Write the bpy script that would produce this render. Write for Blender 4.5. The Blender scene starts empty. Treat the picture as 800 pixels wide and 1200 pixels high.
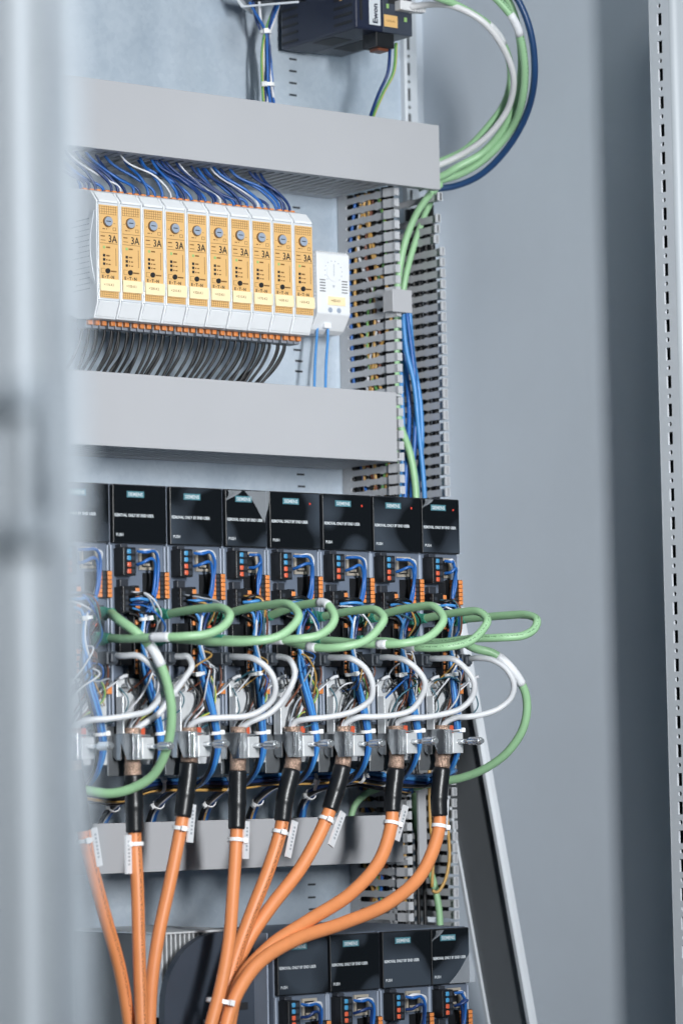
import bpy, bmesh, math, random
from mathutils import Vector, Matrix

# ------------------------------------------------------------------ camera, light, exposure
sc = bpy.context.scene
COL = sc.collection
rng = random.Random(7)
MM = 0.001

cam_data = bpy.data.cameras.new('camera')
cam = bpy.data.objects.new('camera', cam_data)
COL.objects.link(cam)
cam_data.sensor_fit = 'HORIZONTAL'
cam_data.sensor_width = 24.0
cam_data.lens = 117.0
cam_data.clip_start = 0.05
cam_data.clip_end = 60.0
cam.matrix_world = Matrix(((0.78648139, -0.03321515, -0.61672018, -1.67320682),
                           (-0.61731656, -0.07326195, -0.78329621, -2.42546384),
                           (-0.01916482, 0.99675947, -0.07812342, -0.19062006),
                           (0, 0, 0, 1)))
cam_data.dof.use_dof = True
cam_data.dof.focus_distance = 2.86
cam_data.dof.aperture_fstop = 6.0
sc.camera = cam

world = bpy.data.worlds.new('World')
sc.world = world
world.use_nodes = True
wn = world.node_tree.nodes
bg = wn.get('Background') or wn.new('ShaderNodeBackground')
bg.inputs[0].default_value = (0.42, 0.70, 0.92, 1)
bg.inputs[1].default_value = 0.075


def area(name, loc, target, sx, sy, power, color, spread=180):
    d = bpy.data.lights.new(name, 'AREA')
    d.shape = 'RECTANGLE'
    d.size, d.size_y = sx, sy
    d.energy = power
    d.color = color
    d.spread = math.radians(spread)
    o = bpy.data.objects.new(name, d)
    COL.objects.link(o)
    o.location = loc
    o.rotation_euler = (Vector(target) - Vector(loc)).to_track_quat('-Z', 'Y').to_euler()
    return o


area('strip_lamp', (-0.66, -2.45, 0.25), (0.12, -0.15, 0.06), 0.15, 0.7, 9.5, (0.97, 0.99, 1.0), 66)
area('ceiling_lamp', (-0.55, -2.1, 2.2), (0.05, -0.1, 0.05), 0.9, 0.9, 26, (0.94, 0.98, 1.0), 180)
area('door_fill', (-0.95, -3.3, 0.75), (-1.12, -1.6, 0.05), 0.5, 0.5, 4.4, (0.95, 0.98, 1.0), 40)  # added fill light, aimed at the door edge to brighten it

sc.view_settings.view_transform = 'Standard'
sc.view_settings.look = 'None'
sc.view_settings.exposure = 0.0
sc.view_settings.gamma = 1.0
sc.render.engine = 'CYCLES'
sc.cycles.use_denoising = True
sc.cycles.max_bounces = 8
sc.cycles.caustics_reflective = False
sc.cycles.caustics_refractive = False


# ------------------------------------------------------------------ materials
def lin(c):
    return tuple((v / 255 / 12.92) if v / 255 <= 0.04045 else ((v / 255 + 0.055) / 1.055) ** 2.4 for v in c)


MATS = {}


def mat(name, rgb, rough=0.5, metal=0.0, var=0.0, vscale=60.0, bump=0.0, bscale=300.0, stretch=None, spec=0.5, coat=0.0, rvar=0.0, objvar=0.0, sss=0.0):
    """rgb given as sRGB 0-255 of the base colour; noise gives small changes of tone, gloss and relief"""
    m = bpy.data.materials.new(name)
    m.use_nodes = True
    nt = m.node_tree
    N, L = nt.nodes, nt.links
    b = N.get('Principled BSDF')
    c = lin(rgb)
    b.inputs['Base Color'].default_value = (*c, 1)
    b.inputs['Roughness'].default_value = rough
    b.inputs['Metallic'].default_value = metal
    b.inputs['Specular IOR Level'].default_value = spec
    b.inputs['Coat Weight'].default_value = coat
    if sss:
        b.inputs['Subsurface Weight'].default_value = sss
        b.inputs['Subsurface Radius'].default_value = (0.002, 0.002, 0.002)
    tc = N.new('ShaderNodeTexCoord')
    vec = tc.outputs['Object']
    if stretch:
        mp = N.new('ShaderNodeMapping')
        mp.inputs['Scale'].default_value = stretch
        L.new(vec, mp.inputs['Vector'])
        vec = mp.outputs['Vector']
    if objvar or var:
        oi = N.new('ShaderNodeObjectInfo')
        ad = N.new('ShaderNodeVectorMath')
        ad.operation = 'ADD'
        cb = N.new('ShaderNodeCombineXYZ')
        ml = N.new('ShaderNodeMath')
        ml.operation = 'MULTIPLY'
        ml.inputs[1].default_value = 7.0
        L.new(oi.outputs['Random'], ml.inputs[0])
        for k in range(3):
            L.new(ml.outputs[0], cb.inputs[k])
        L.new(vec, ad.inputs[0])
        L.new(cb.outputs[0], ad.inputs[1])
        vec = ad.outputs[0]
    if var:
        n = N.new('ShaderNodeTexNoise')
        n.inputs['Scale'].default_value = vscale
        n.inputs['Detail'].default_value = 5
        n.inputs['Roughness'].default_value = 0.6
        L.new(vec, n.inputs['Vector'])
        r = N.new('ShaderNodeValToRGB')
        r.color_ramp.elements[0].position = 0.3
        r.color_ramp.elements[1].position = 0.7
        r.color_ramp.elements[0].color = (*[v * (1 - var) for v in c], 1)
        r.color_ramp.elements[1].color = (*[min(1, v * (1 + var)) for v in c], 1)
        L.new(n.outputs['Fac'], r.inputs['Fac'])
        out = r.outputs['Color']
        if objvar:
            hs = N.new('ShaderNodeHueSaturation')
            mr = N.new('ShaderNodeMapRange')
            mr.inputs['To Min'].default_value = 1 - objvar
            mr.inputs['To Max'].default_value = 1 + objvar
            L.new(oi.outputs['Random'], mr.inputs['Value'])
            L.new(mr.outputs[0], hs.inputs['Value'])
            L.new(out, hs.inputs['Color'])
            out = hs.outputs['Color']
        L.new(out, b.inputs['Base Color'])
        if rvar:
            mr2 = N.new('ShaderNodeMapRange')
            mr2.inputs['To Min'].default_value = max(0.02, rough - rvar)
            mr2.inputs['To Max'].default_value = min(1, rough + rvar)
            L.new(n.outputs['Fac'], mr2.inputs['Value'])
            L.new(mr2.outputs[0], b.inputs['Roughness'])
    if bump:
        n2 = N.new('ShaderNodeTexNoise')
        n2.inputs['Scale'].default_value = bscale
        n2.inputs['Detail'].default_value = 3
        L.new(vec, n2.inputs['Vector'])
        bp = N.new('ShaderNodeBump')
        bp.inputs['Strength'].default_value = bump
        bp.inputs['Distance'].default_value = 0.001
        L.new(n2.outputs['Fac'], bp.inputs['Height'])
        L.new(bp.outputs[0], b.inputs['Normal'])
    MATS[name] = m
    return m


# sheet metal and paint
mat('wall_paint', (206, 214, 223), 0.42, 0, 0.03, 6, 0.10, 900)
mat('frame_paint', (205, 210, 216), 0.35, 0, 0.03, 20, 0.06, 700)
mat('door_paint', (186, 192, 198), 0.4, 0, 0.02, 8)
mat('gasket_light', (150, 158, 166), 0.6, 0, 0.05, 40)
mat('gasket', (96, 106, 116), 0.7, 0, 0.1, 40)
mat('latch_black', (40, 46, 54), 0.45)
mat('steel', (226, 229, 232), 0.2, 0.8, 0.08, 90, 0.05, 500, rvar=0.08)
mat('steel_dark', (150, 154, 158), 0.2, 0.8, 0.12, 70, rvar=0.08)
mat('zinc_sheet', (218, 221, 224), 0.42, 0.35, 0.07, 120, 0.05, 400, rvar=0.08)
mat('steel_bracket', (104, 108, 112), 0.45, 0.5, 0.1, 60)
mat('copper_braid', (190, 160, 142), 0.32, 0.6, 0.55, 900, 0.9, 1300)
# plastics
mat('duct_pvc', (184, 186, 190), 0.48, 0, 0.02, 30, 0.02, 400)
mat('duct_cover', (175, 176, 180), 0.42, 0, 0.02, 9, 0.03, 250)
mat('module_white', (226, 228, 231), 0.45, 0, 0.03, 60)
mat('module_lens', (205, 210, 216), 0.18, 0, 0.03, 60)
mat('label_orange', (218, 176, 116), 0.5, 0, 0.03, 60)
mat('label_pale', (240, 222, 180), 0.55, 0, 0.03, 60)
mat('print_brown', (120, 84, 40), 0.6)
mat('print_black', (26, 27, 30), 0.6)
mat('print_grey', (160, 166, 174), 0.6)
mat('knob_grey', (150, 162, 180), 0.4)
mat('lever_orange', (214, 132, 72), 0.45, 0, 0.06, 90, objvar=0.08)
mat('lever_red', (206, 92, 62), 0.4, 0, 0.06, 90)
mat('lever_blue', (66, 140, 184), 0.4, 0, 0.06, 90)
mat('led_green', (150, 190, 120), 0.3)
mat('terminal_grey', (130, 136, 146), 0.45, 0, 0.1, 120)
mat('drive_body', (96, 106, 122), 0.5, 0, 0.06, 60, 0.04, 900)
mat('drive_rib', (150, 160, 176), 0.4, 0, 0.05, 60)
mat('black_plastic', (22, 24, 28), 0.42, 0, 0.2, 80, 0.03, 900)
mat('dark_plastic', (48, 52, 60), 0.45, 0, 0.12, 80)
mat('plug_grey', (66, 72, 80), 0.5, 0, 0.1, 80)
mat('port_beige', (196, 186, 172), 0.35, 0.4, 0.08, 90)
mat('brand_teal', (70, 118, 130), 0.4)
mat('print_white', (200, 205, 210), 0.5)
mat('print_red', (200, 60, 44), 0.5)
mat('fan_housing', (52, 60, 72), 0.5, 0, 0.06, 40, 0.05, 900)
mat('router_navy', (28, 35, 56), 0.45, 0, 0.06, 60, 0.04, 900)
mat('router_front', (58, 64, 76), 0.4, 0, 0.06, 60)
mat('channel_dark', (104, 108, 112), 0.55, 0, 0.05, 20)
# cables
mat('cable_orange', (222, 140, 88), 0.46, 0, 0.05, 70, 0.03, 700, objvar=0.03)
mat('cable_green', (150, 192, 148), 0.4, 0, 0.04, 70, 0.02, 600)
mat('cable_white', (214, 214, 216), 0.4, 0, 0.03, 70)
mat('cable_grey', (212, 214, 218), 0.42, 0, 0.03, 70)
mat('cable_navy', (34, 66, 108), 0.35, 0, 0.08, 70)
mat('wire_blue', (36, 94, 166), 0.35, 0, 0.06, 70, objvar=0.14)
mat('wire_darkblue', (24, 52, 104), 0.35, 0, 0.08, 70, objvar=0.14)
mat('wire_brightblue', (72, 140, 204), 0.35, 0, 0.06, 70, objvar=0.06)
mat('wire_white', (212, 214, 219), 0.4, 0, 0.03, 70)
mat('wire_violet', (178, 148, 196), 0.4, 0, 0.03, 70)
mat('wire_black', (15, 16, 19), 0.45, 0, 0.1, 70)
mat('wire_brown', (112, 66, 48), 0.4, 0, 0.08, 70)
mat('wire_grey', (150, 156, 164), 0.4, 0, 0.05, 70)
mat('wire_teal', (56, 98, 112), 0.4, 0, 0.05, 70)
mat('wire_yellow', (190, 150, 84), 0.4, 0, 0.05, 70)
mat('shrink_black', (24, 26, 29), 0.34, 0, 0.15, 50, 0.15, 180)
mat('plug_green', (48, 122, 104), 0.42, 0, 0.08, 90)
mat('tie_white', (238, 239, 240), 0.38, 0, 0.03, 90, sss=0.2)
mat('tag_white', (222, 224, 228), 0.4)
mat('film_clear', (200, 206, 214), 0.12)
MATS['film_clear'].node_tree.nodes['Principled BSDF'].inputs['Alpha'].default_value = 0.32


def stripes(name, c1, c2, scale):
    m = mat(name, c1, 0.4)
    N, L = m.node_tree.nodes, m.node_tree.links
    at = N.new('ShaderNodeAttribute')
    at.attribute_name = 'around'
    r = N.new('ShaderNodeValToRGB')
    r.color_ramp.interpolation = 'CONSTANT'
    r.color_ramp.elements[0].color = (*lin(c1), 1)
    r.color_ramp.elements[1].color = (*lin(c2), 1)
    r.color_ramp.elements[1].position = 0.5
    L.new(at.outputs['Fac'], r.inputs['Fac'])
    L.new(r.outputs['Color'], N['Principled BSDF'].inputs['Base Color'])
    return m


stripes('wire_earth', (208, 186, 78), (96, 150, 84), 1)


def galvanised():
    m = bpy.data.materials.new('galvanised')
    m.use_nodes = True
    N, L = m.node_tree.nodes, m.node_tree.links
    b = N['Principled BSDF']
    b.inputs['Metallic'].default_value = 0.45
    tc = N.new('ShaderNodeTexCoord')
    v = N.new('ShaderNodeTexVoronoi')
    v.inputs['Scale'].default_value = 230
    L.new(tc.outputs['Object'], v.inputs['Vector'])
    n = N.new('ShaderNodeTexNoise')
    n.inputs['Scale'].default_value = 14
    n.inputs['Detail'].default_value = 6
    L.new(tc.outputs['Object'], n.inputs['Vector'])
    mx = N.new('ShaderNodeMix')
    mx.inputs['Factor'].default_value = 0.12
    L.new(n.outputs['Fac'], mx.inputs[2])
    sp = N.new('ShaderNodeSeparateColor')
    L.new(v.outputs['Color'], sp.inputs[0])
    L.new(sp.outputs[0], mx.inputs[3])
    r = N.new('ShaderNodeValToRGB')
    r.color_ramp.elements[0].position = 0.25
    r.color_ramp.elements[1].position = 0.75
    r.color_ramp.elements[0].color = (*lin((186, 201, 216)), 1)
    r.color_ramp.elements[1].color = (*lin((216, 227, 238)), 1)
    L.new(mx.outputs[0], r.inputs['Fac'])
    L.new(r.outputs['Color'], b.inputs['Base Color'])
    mr = N.new('ShaderNodeMapRange')
    mr.inputs['To Min'].default_value = 0.3
    mr.inputs['To Max'].default_value = 0.52
    L.new(mx.outputs[0], mr.inputs['Value'])
    L.new(mr.outputs[0], b.inputs['Roughness'])
    n2 = N.new('ShaderNodeTexNoise')
    n2.inputs['Scale'].default_value = 7
    n2.inputs['Detail'].default_value = 1
    mp = N.new('ShaderNodeMapping')
    mp.inputs['Scale'].default_value = (1.6, 1, 0.7)
    L.new(tc.outputs['Object'], mp.inputs['Vector'])
    L.new(mp.outputs[0], n2.inputs['Vector'])
    bp = N.new('ShaderNodeBump')
    bp.inputs['Strength'].default_value = 0.35
    bp.inputs['Distance'].default_value = 0.02
    L.new(n2.outputs['Fac'], bp.inputs['Height'])
    L.new(bp.outputs[0], b.inputs['Normal'])
    MATS['galvanised'] = m


galvanised()


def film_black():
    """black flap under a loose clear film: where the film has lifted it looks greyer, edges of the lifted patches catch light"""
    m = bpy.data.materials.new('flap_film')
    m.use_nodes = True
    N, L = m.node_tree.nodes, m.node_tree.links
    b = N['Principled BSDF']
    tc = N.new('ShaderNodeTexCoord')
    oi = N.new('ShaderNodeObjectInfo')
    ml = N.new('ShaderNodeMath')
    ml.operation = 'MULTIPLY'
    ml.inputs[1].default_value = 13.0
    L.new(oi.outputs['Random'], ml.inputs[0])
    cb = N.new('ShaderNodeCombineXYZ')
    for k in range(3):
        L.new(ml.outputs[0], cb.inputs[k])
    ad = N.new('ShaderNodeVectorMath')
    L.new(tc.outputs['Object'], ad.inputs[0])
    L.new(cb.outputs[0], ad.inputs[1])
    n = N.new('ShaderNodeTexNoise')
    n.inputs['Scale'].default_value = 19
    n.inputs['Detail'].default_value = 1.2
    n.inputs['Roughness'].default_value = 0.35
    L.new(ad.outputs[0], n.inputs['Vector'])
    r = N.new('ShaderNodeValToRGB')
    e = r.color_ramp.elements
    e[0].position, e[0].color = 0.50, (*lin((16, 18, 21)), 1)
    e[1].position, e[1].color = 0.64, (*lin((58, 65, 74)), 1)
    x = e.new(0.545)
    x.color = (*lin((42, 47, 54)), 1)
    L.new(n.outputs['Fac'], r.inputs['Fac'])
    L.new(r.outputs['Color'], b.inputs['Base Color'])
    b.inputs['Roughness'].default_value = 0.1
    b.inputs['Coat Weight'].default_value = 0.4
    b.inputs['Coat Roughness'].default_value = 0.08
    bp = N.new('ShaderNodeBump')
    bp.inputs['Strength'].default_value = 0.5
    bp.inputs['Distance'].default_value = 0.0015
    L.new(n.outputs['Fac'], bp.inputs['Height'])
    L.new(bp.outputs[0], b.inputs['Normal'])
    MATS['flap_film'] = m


film_black()


def printed(name, base, ink, scale):
    """cable jacket with a row of printed characters along one side"""
    m = mat(name, base, 0.44, 0, 0.04, 70, 0.02, 700)
    N, L = m.node_tree.nodes, m.node_tree.links
    b = N['Principled BSDF']
    src = b.inputs['Base Color'].links[0].from_socket
    a1 = N.new('ShaderNodeAttribute')
    a1.attribute_name = 'around'
    a2 = N.new('ShaderNodeAttribute')
    a2.attribute_name = 'along'
    cm = N.new('ShaderNodeMath')
    cm.operation = 'COMPARE'
    cm.inputs[1].default_value = 0.5
    cm.inputs[2].default_value = 0.035
    L.new(a1.outputs['Fac'], cm.inputs[0])
    cb = N.new('ShaderNodeCombineXYZ')
    L.new(a2.outputs['Fac'], cb.inputs[0])
    m3 = N.new('ShaderNodeMath')
    m3.operation = 'MULTIPLY'
    m3.inputs[1].default_value = 0.03
    L.new(a1.outputs['Fac'], m3.inputs[0])
    L.new(m3.outputs[0], cb.inputs[1])
    n = N.new('ShaderNodeTexNoise')
    n.inputs['Scale'].default_value = scale
    n.inputs['Detail'].default_value = 0
    L.new(cb.outputs[0], n.inputs['Vector'])
    gt = N.new('ShaderNodeMath')
    gt.operation = 'GREATER_THAN'
    gt.inputs[1].default_value = 0.52
    L.new(n.outputs['Fac'], gt.inputs[0])
    mu = N.new('ShaderNodeMath')
    mu.operation = 'MULTIPLY'
    L.new(cm.outputs[0], mu.inputs[0])
    L.new(gt.outputs[0], mu.inputs[1])
    mu2 = N.new('ShaderNodeMath')
    mu2.operation = 'MULTIPLY'
    mu2.inputs[1].default_value = 0.7
    L.new(mu.outputs[0], mu2.inputs[0])
    mx = N.new('ShaderNodeMix')
    mx.data_type = 'RGBA'
    L.new(mu2.outputs[0], mx.inputs['Factor'])
    L.new(src, mx.inputs[6])
    mx.inputs[7].default_value = (*lin(ink), 1)
    L.new(mx.outputs[2], b.inputs['Base Color'])


printed('cable_orange_print', (220, 138, 86), (70, 44, 34), 900)
printed('cable_green_print', (152, 194, 150), (60, 92, 66), 700)


# ------------------------------------------------------------------ mesh helpers (millimetres)
class MB:
    def __init__(self):
        self.v, self.f, self.s = [], [], []

    def box(self, x0, x1, y0, y1, z0, z1):
        i = len(self.v)
        self.v += [(x0, y0, z0), (x1, y0, z0), (x1, y1, z0), (x0, y1, z0), (x0, y0, z1), (x1, y0, z1), (x1, y1, z1), (x0, y1, z1)]
        self.f += [tuple(i + k for k in q) for q in ((0, 3, 2, 1), (4, 5, 6, 7), (0, 1, 5, 4), (1, 2, 6, 5), (2, 3, 7, 6), (3, 0, 4, 7))]
        self.s += [False] * 6
        return self

    def prism(self, poly, axis, a, b):
        """closed polygon extruded along an axis; poly in the two other axes, in order (x,y), (x,z) or (y,z)"""
        def p3(u, w, t):
            return {'x': (t, u, w), 'y': (u, t, w), 'z': (u, w, t)}[axis]
        n, i = len(poly), len(self.v)
        self.v += [p3(u, w, a) for u, w in poly] + [p3(u, w, b) for u, w in poly]
        self.f += [tuple(i + k for k in range(n)), tuple(i + n + k for k in reversed(range(n)))]
        self.f += [(i + k, i + n + k, i + n + (k + 1) % n, i + (k + 1) % n) for k in range(n)]
        self.s += [False] * (n + 2)
        return self

    def cyl(self, c, axis, r, a, b, n=16, r2=None, knurl=0.0, smooth=True):
        poly = [((r * (1 - (knurl if k % 2 else 0))) * math.cos(2 * math.pi * k / n), (r * (1 - (knurl if k % 2 else 0))) * math.sin(2 * math.pi * k / n)) for k in range(n)]
        s2 = (r2 / r) if r2 else 1.0
        def p3(u, w, t):
            return {'x': (t, c[0] + u, c[1] + w), 'y': (c[0] + u, t, c[1] + w), 'z': (c[0] + u, c[1] + w, t)}[axis]
        i = len(self.v)
        self.v += [p3(u, w, a) for u, w in poly] + [p3(u * s2, w * s2, b) for u, w in poly]
        self.f += [tuple(i + k for k in range(n)), tuple(i + n + k for k in reversed(range(n)))]
        self.s += [False, False]
        self.f += [(i + k, i + n + k, i + n + (k + 1) % n, i + (k + 1) % n) for k in range(n)]
        self.s += [smooth and not knurl] * n
        return self

    def quad(self, a, b, c, d):
        i = len(self.v)
        self.v += [a, b, c, d]
        self.f.append((i, i + 1, i + 2, i + 3))
        self.s.append(False)
        return self

    def mesh(self, name, m, bevel=0.0, seg=2):
        me = bpy.data.meshes.new(name)
        me.from_pydata([tuple(c * MM for c in p) for p in self.v], [], self.f)
        bm = bmesh.new()
        bm.from_mesh(me)
        bmesh.ops.recalc_face_normals(bm, faces=bm.faces)
        for f, s in zip(bm.faces, self.s):
            f.smooth = s
        if bevel:
            es = [e for e in bm.edges if len(e.link_faces) == 2 and e.calc_face_angle(0) > 0.6]
            r = bmesh.ops.bevel(bm, geom=es, offset=bevel * MM, segments=seg, profile=0.5, affect='EDGES', clamp_overlap=True)
        bm.to_mesh(me)
        bm.free()
        me.materials.append(MATS[m])
        return me

    def build(self, name, m, parent=None, bevel=0.0, loc=None, seg=2):
        return link(name, self.mesh(name, m, bevel, seg), parent, loc)


def link(name, me, parent=None, loc=None):
    o = bpy.data.objects.new(name, me)
    COL.objects.link(o)
    if parent is not None:
        o.parent = parent
    if loc is not None:
        o.location = tuple(c * MM for c in loc)
    return o


def tag(o, label, cat, group=None, kind=None):
    if label:
        o['label'] = label
    if cat:
        o['category'] = cat
    if group:
        o['group'] = group
    if kind:
        o['kind'] = kind
    return o


def thing(name, loc, label, cat, group=None):
    o = bpy.data.objects.new(name, None)
    o.empty_display_size = 0.02
    COL.objects.link(o)
    o.location = tuple(c * MM for c in loc)
    return tag(o, label, cat, group)


def structure(o):
    o['kind'] = 'structure'
    return o


def copy_tree(o, parent=None):
    c = o.copy()
    COL.objects.link(c)
    if parent is not None:
        c.parent = parent
    for ch in list(o.children):
        copy_tree(ch, c)
    return c


TEXT = {}


def lettering(s, h, m, parent, loc, rot=(math.pi / 2, 0, 0), sx=1.0, name='lettering', bold=0.0):
    key = (s, h, m, sx, bold)
    if key not in TEXT:
        cu = bpy.data.curves.new('lettering', 'FONT')
        cu.body = s
        cu.size = h * MM / 0.72
        cu.offset = bold * MM
        cu.extrude = 0.00004
        cu.resolution_u = 2
        t = bpy.data.objects.new('tmp', cu)
        COL.objects.link(t)
        bpy.context.view_layer.update()
        me = bpy.data.meshes.new_from_object(t.evaluated_get(bpy.context.evaluated_depsgraph_get()))
        bpy.data.objects.remove(t)
        for v in me.vertices:
            v.co.x *= sx
        me.materials.clear()
        me.materials.append(MATS[m])
        TEXT[key] = me
    o = link(name, TEXT[key], parent, loc)
    o.rotation_euler = rot
    return o


def spline(pts, res=8):
    """Catmull-Rom (centripetal) through the points"""
    P_ = [Vector(p) for p in pts]
    P_ = [P_[0] * 2 - P_[1]] + P_ + [P_[-1] * 2 - P_[-2]]
    out = []
    for i in range(1, len(P_) - 2):
        p0, p1, p2, p3 = P_[i - 1:i + 3]
        t0 = 0.0
        t1 = t0 + max((p1 - p0).length, 1e-4) ** 0.5
        t2 = t1 + max((p2 - p1).length, 1e-4) ** 0.5
        t3 = t2 + max((p3 - p2).length, 1e-4) ** 0.5
        for k in range(res):
            t = t1 + (t2 - t1) * k / res
            a1 = p0 * ((t1 - t) / (t1 - t0)) + p1 * ((t - t0) / (t1 - t0))
            a2 = p1 * ((t2 - t) / (t2 - t1)) + p2 * ((t - t1) / (t2 - t1))
            a3 = p2 * ((t3 - t) / (t3 - t2)) + p3 * ((t - t2) / (t3 - t2))
            b1 = a1 * ((t2 - t) / (t2 - t0)) + a2 * ((t - t0) / (t2 - t0))
            b2 = a2 * ((t3 - t) / (t3 - t1)) + a3 * ((t - t1) / (t3 - t1))
            out.append(b1 * ((t2 - t) / (t2 - t1)) + b2 * ((t - t1) / (t2 - t1)))
    out.append(P_[-2].copy())
    return out


def tube_mesh(name, path, r, m, seg=10, attrs=False, radii=None):
    n = len(path)
    T = [(path[min(i + 1, n - 1)] - path[max(i - 1, 0)]).normalized() for i in range(n)]
    ref = Vector((0, -1, 0.15))
    u = (ref - T[0] * ref.dot(T[0]))
    if u.length < 0.05:
        u = Vector((1, 0, 0)) - T[0] * T[0].x
    u.normalize()
    vs, fs, ar, al = [], [], [], []
    d = 0.0
    for i in range(n):
        if i:
            u = (u - T[i] * u.dot(T[i])).normalized()
            d += (path[i] - path[i - 1]).length
        w = T[i].cross(u)
        rr = radii[i] if radii else r
        for k in range(seg):
            a = 2 * math.pi * (k / seg) - math.pi
            vs.append(path[i] + (u * math.cos(a) + w * math.sin(a)) * rr)
            ar.append(k / seg)
            al.append(d * MM)
    for i in range(n - 1):
        for k in range(seg):
            k2 = (k + 1) % seg
            fs.append((i * seg + k, i * seg + k2, (i + 1) * seg + k2, (i + 1) * seg + k))
    fs.append(tuple(reversed(range(seg))))
    fs.append(tuple((n - 1) * seg + k for k in range(seg)))
    me = bpy.data.meshes.new(name)
    me.from_pydata([tuple(c * MM for c in p) for p in vs], [], fs)
    me.polygons.foreach_set('use_smooth', [True] * (len(fs) - 2) + [False] * 2)
    if attrs:
        a = me.attributes.new('around', 'FLOAT', 'POINT')
        a.data.foreach_set('value', ar)
        b = me.attributes.new('along', 'FLOAT', 'POINT')
        b.data.foreach_set('value', al)
    me.update()
    me.materials.append(MATS[m])
    return me


def sub_path(path, t0, t1):
    n = len(path) - 1
    i0, i1 = max(0, int(t0 * n)), min(n, max(int(t0 * n) + 2, int(t1 * n)))
    return path[i0:i1 + 1]


def wire(name, pts, r, m, label, cat, group=None, res=8, seg=8, sleeves=(), attrs=False, parent=None):
    path = spline(pts, res)
    o = link(name, tube_mesh(name, path, r, m, seg, attrs or m in ('wire_earth', 'cable_orange_print', 'cable_green_print')), parent)
    if parent is None:
        tag(o, label, cat, group)
    for t0, t1 in sleeves:
        link('marker_sleeve', tube_mesh('marker_sleeve', sub_path(path, t0, t1), r + 0.35, 'tag_white', 12), o)
    return o, path


def frame_at(path, t):
    n = len(path) - 1
    i = max(1, min(n - 1, int(t * n)))
    return path[i], (path[i + 1] - path[i - 1]).normalized()


def cable_tie(c, axis, r, label, group=None, head_dir=Vector((0.2, -1, 0)), w=2.6, tail=0.0, parent=None, m='tie_white'):
    """strap ring, square head and cut tail"""
    c, axis = Vector(c), Vector(axis).normalized()
    u = (Vector(head_dir) - axis * Vector(head_dir).dot(axis)).normalized()
    v = axis.cross(u)
    seg = 20
    vs, fs = [], []
    for k in range(seg):
        a = 2 * math.pi * k / seg
        dr = u * math.cos(a) + v * math.sin(a)
        for rr, h in ((r, -w / 2), (r, w / 2), (r + 0.9, w / 2), (r + 0.9, -w / 2)):
            vs.append(c + dr * rr + axis * h)
    for k in range(seg):
        k2 = (k + 1) % seg
        for j in range(4):
            j2 = (j + 1) % 4
            fs.append((k * 4 + j, k * 4 + j2, k2 * 4 + j2, k2 * 4 + j))
    def mk(nm, vs, fs):
        me = bpy.data.meshes.new(nm)
        me.from_pydata([tuple(x * MM for x in p) for p in vs], [], fs)
        bm = bmesh.new(); bm.from_mesh(me); bmesh.ops.recalc_face_normals(bm, faces=bm.faces); bm.to_mesh(me); bm.free()
        me.materials.append(MATS[m])
        return me
    def obox(o, e1, e2, e3, a, b, h):
        V8 = [o + e1 * (sx * a) + e2 * (sy * b) + e3 * (sz * h) for sz in (-1, 1) for sy in (-1, 1) for sx in (-1, 1)]
        F6 = [(0, 1, 3, 2), (4, 6, 7, 5), (0, 4, 5, 1), (2, 3, 7, 6), (0, 2, 6, 4), (1, 5, 7, 3)]
        return V8, F6
    root = link('cable_tie', mk('strap', vs, fs), parent)
    if parent is None:
        tag(root, label, 'cable tie', group)
    hv, hf = obox(c + u * (r + 1.6), u, v, axis, 1.9, 2.3, w * 0.72)
    me = mk('head', hv, hf)
    bm = bmesh.new(); bm.from_mesh(me)
    bmesh.ops.bevel(bm, geom=list(bm.edges), offset=0.0005, segments=2, affect='EDGES', profile=0.5)
    bm.to_mesh(me); bm.free()
    link('head', me, root)
    if tail:
        tv, tf = obox(c + u * (r + 2.0) + v * (tail / 2 + 1.5), v, u, axis, tail / 2, 0.5, w * 0.45)
        link('tail', mk('tail', tv, tf), root)
    return root


ORD = ['first', 'second', 'third', 'fourth', 'fifth', 'sixth', 'seventh', 'eighth', 'ninth', 'tenth']
Y0 = -195.0            # front of the drive bodies

# ------------------------------------------------------------------ setting
# cabinet shell: side wall, rear wall
structure(MB().box(430, 433, -324, 100, -900, 1000).build('side_wall', 'wall_paint'))
structure(MB().box(-900, 430, 100, 103, -900, 1000).build('rear_wall', 'wall_paint'))

# galvanised mounting plate with a rolled right flange
plate = structure(MB().box(-600, 318, 0, 3, -700, 700).build('mounting_plate', 'galvanised'))
MB().box(318, 322, -7, 3, -700, 700).build('plate_flange', 'frame_paint', plate, bevel=1.2)
slot_me = MB().prism([(-4.2, -0.9), (4.2, -0.9), (4.2, 0.9), (-4.2, 0.9)], 'y', -0.4, 0.5).mesh('slot', 'latch_black')
for p in ((189.1,0.0,473.2), (188.9,0.0,461.9), (188.6,0.0,450.6), (188.4,0.0,439.3), (189.9,0.0,333.5), (187.9,0.0,200.1), (189.7,0.0,189.9), (189.4,0.0,180.3), (189.2,0.0,84.5), (190.0,0.0,73.4), (193.4,0.0,-292.2), (193.1,0.0,-303.9), (193.8,0.0,-314.7)):
    o = link('slot', slot_me, plate, p)

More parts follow.
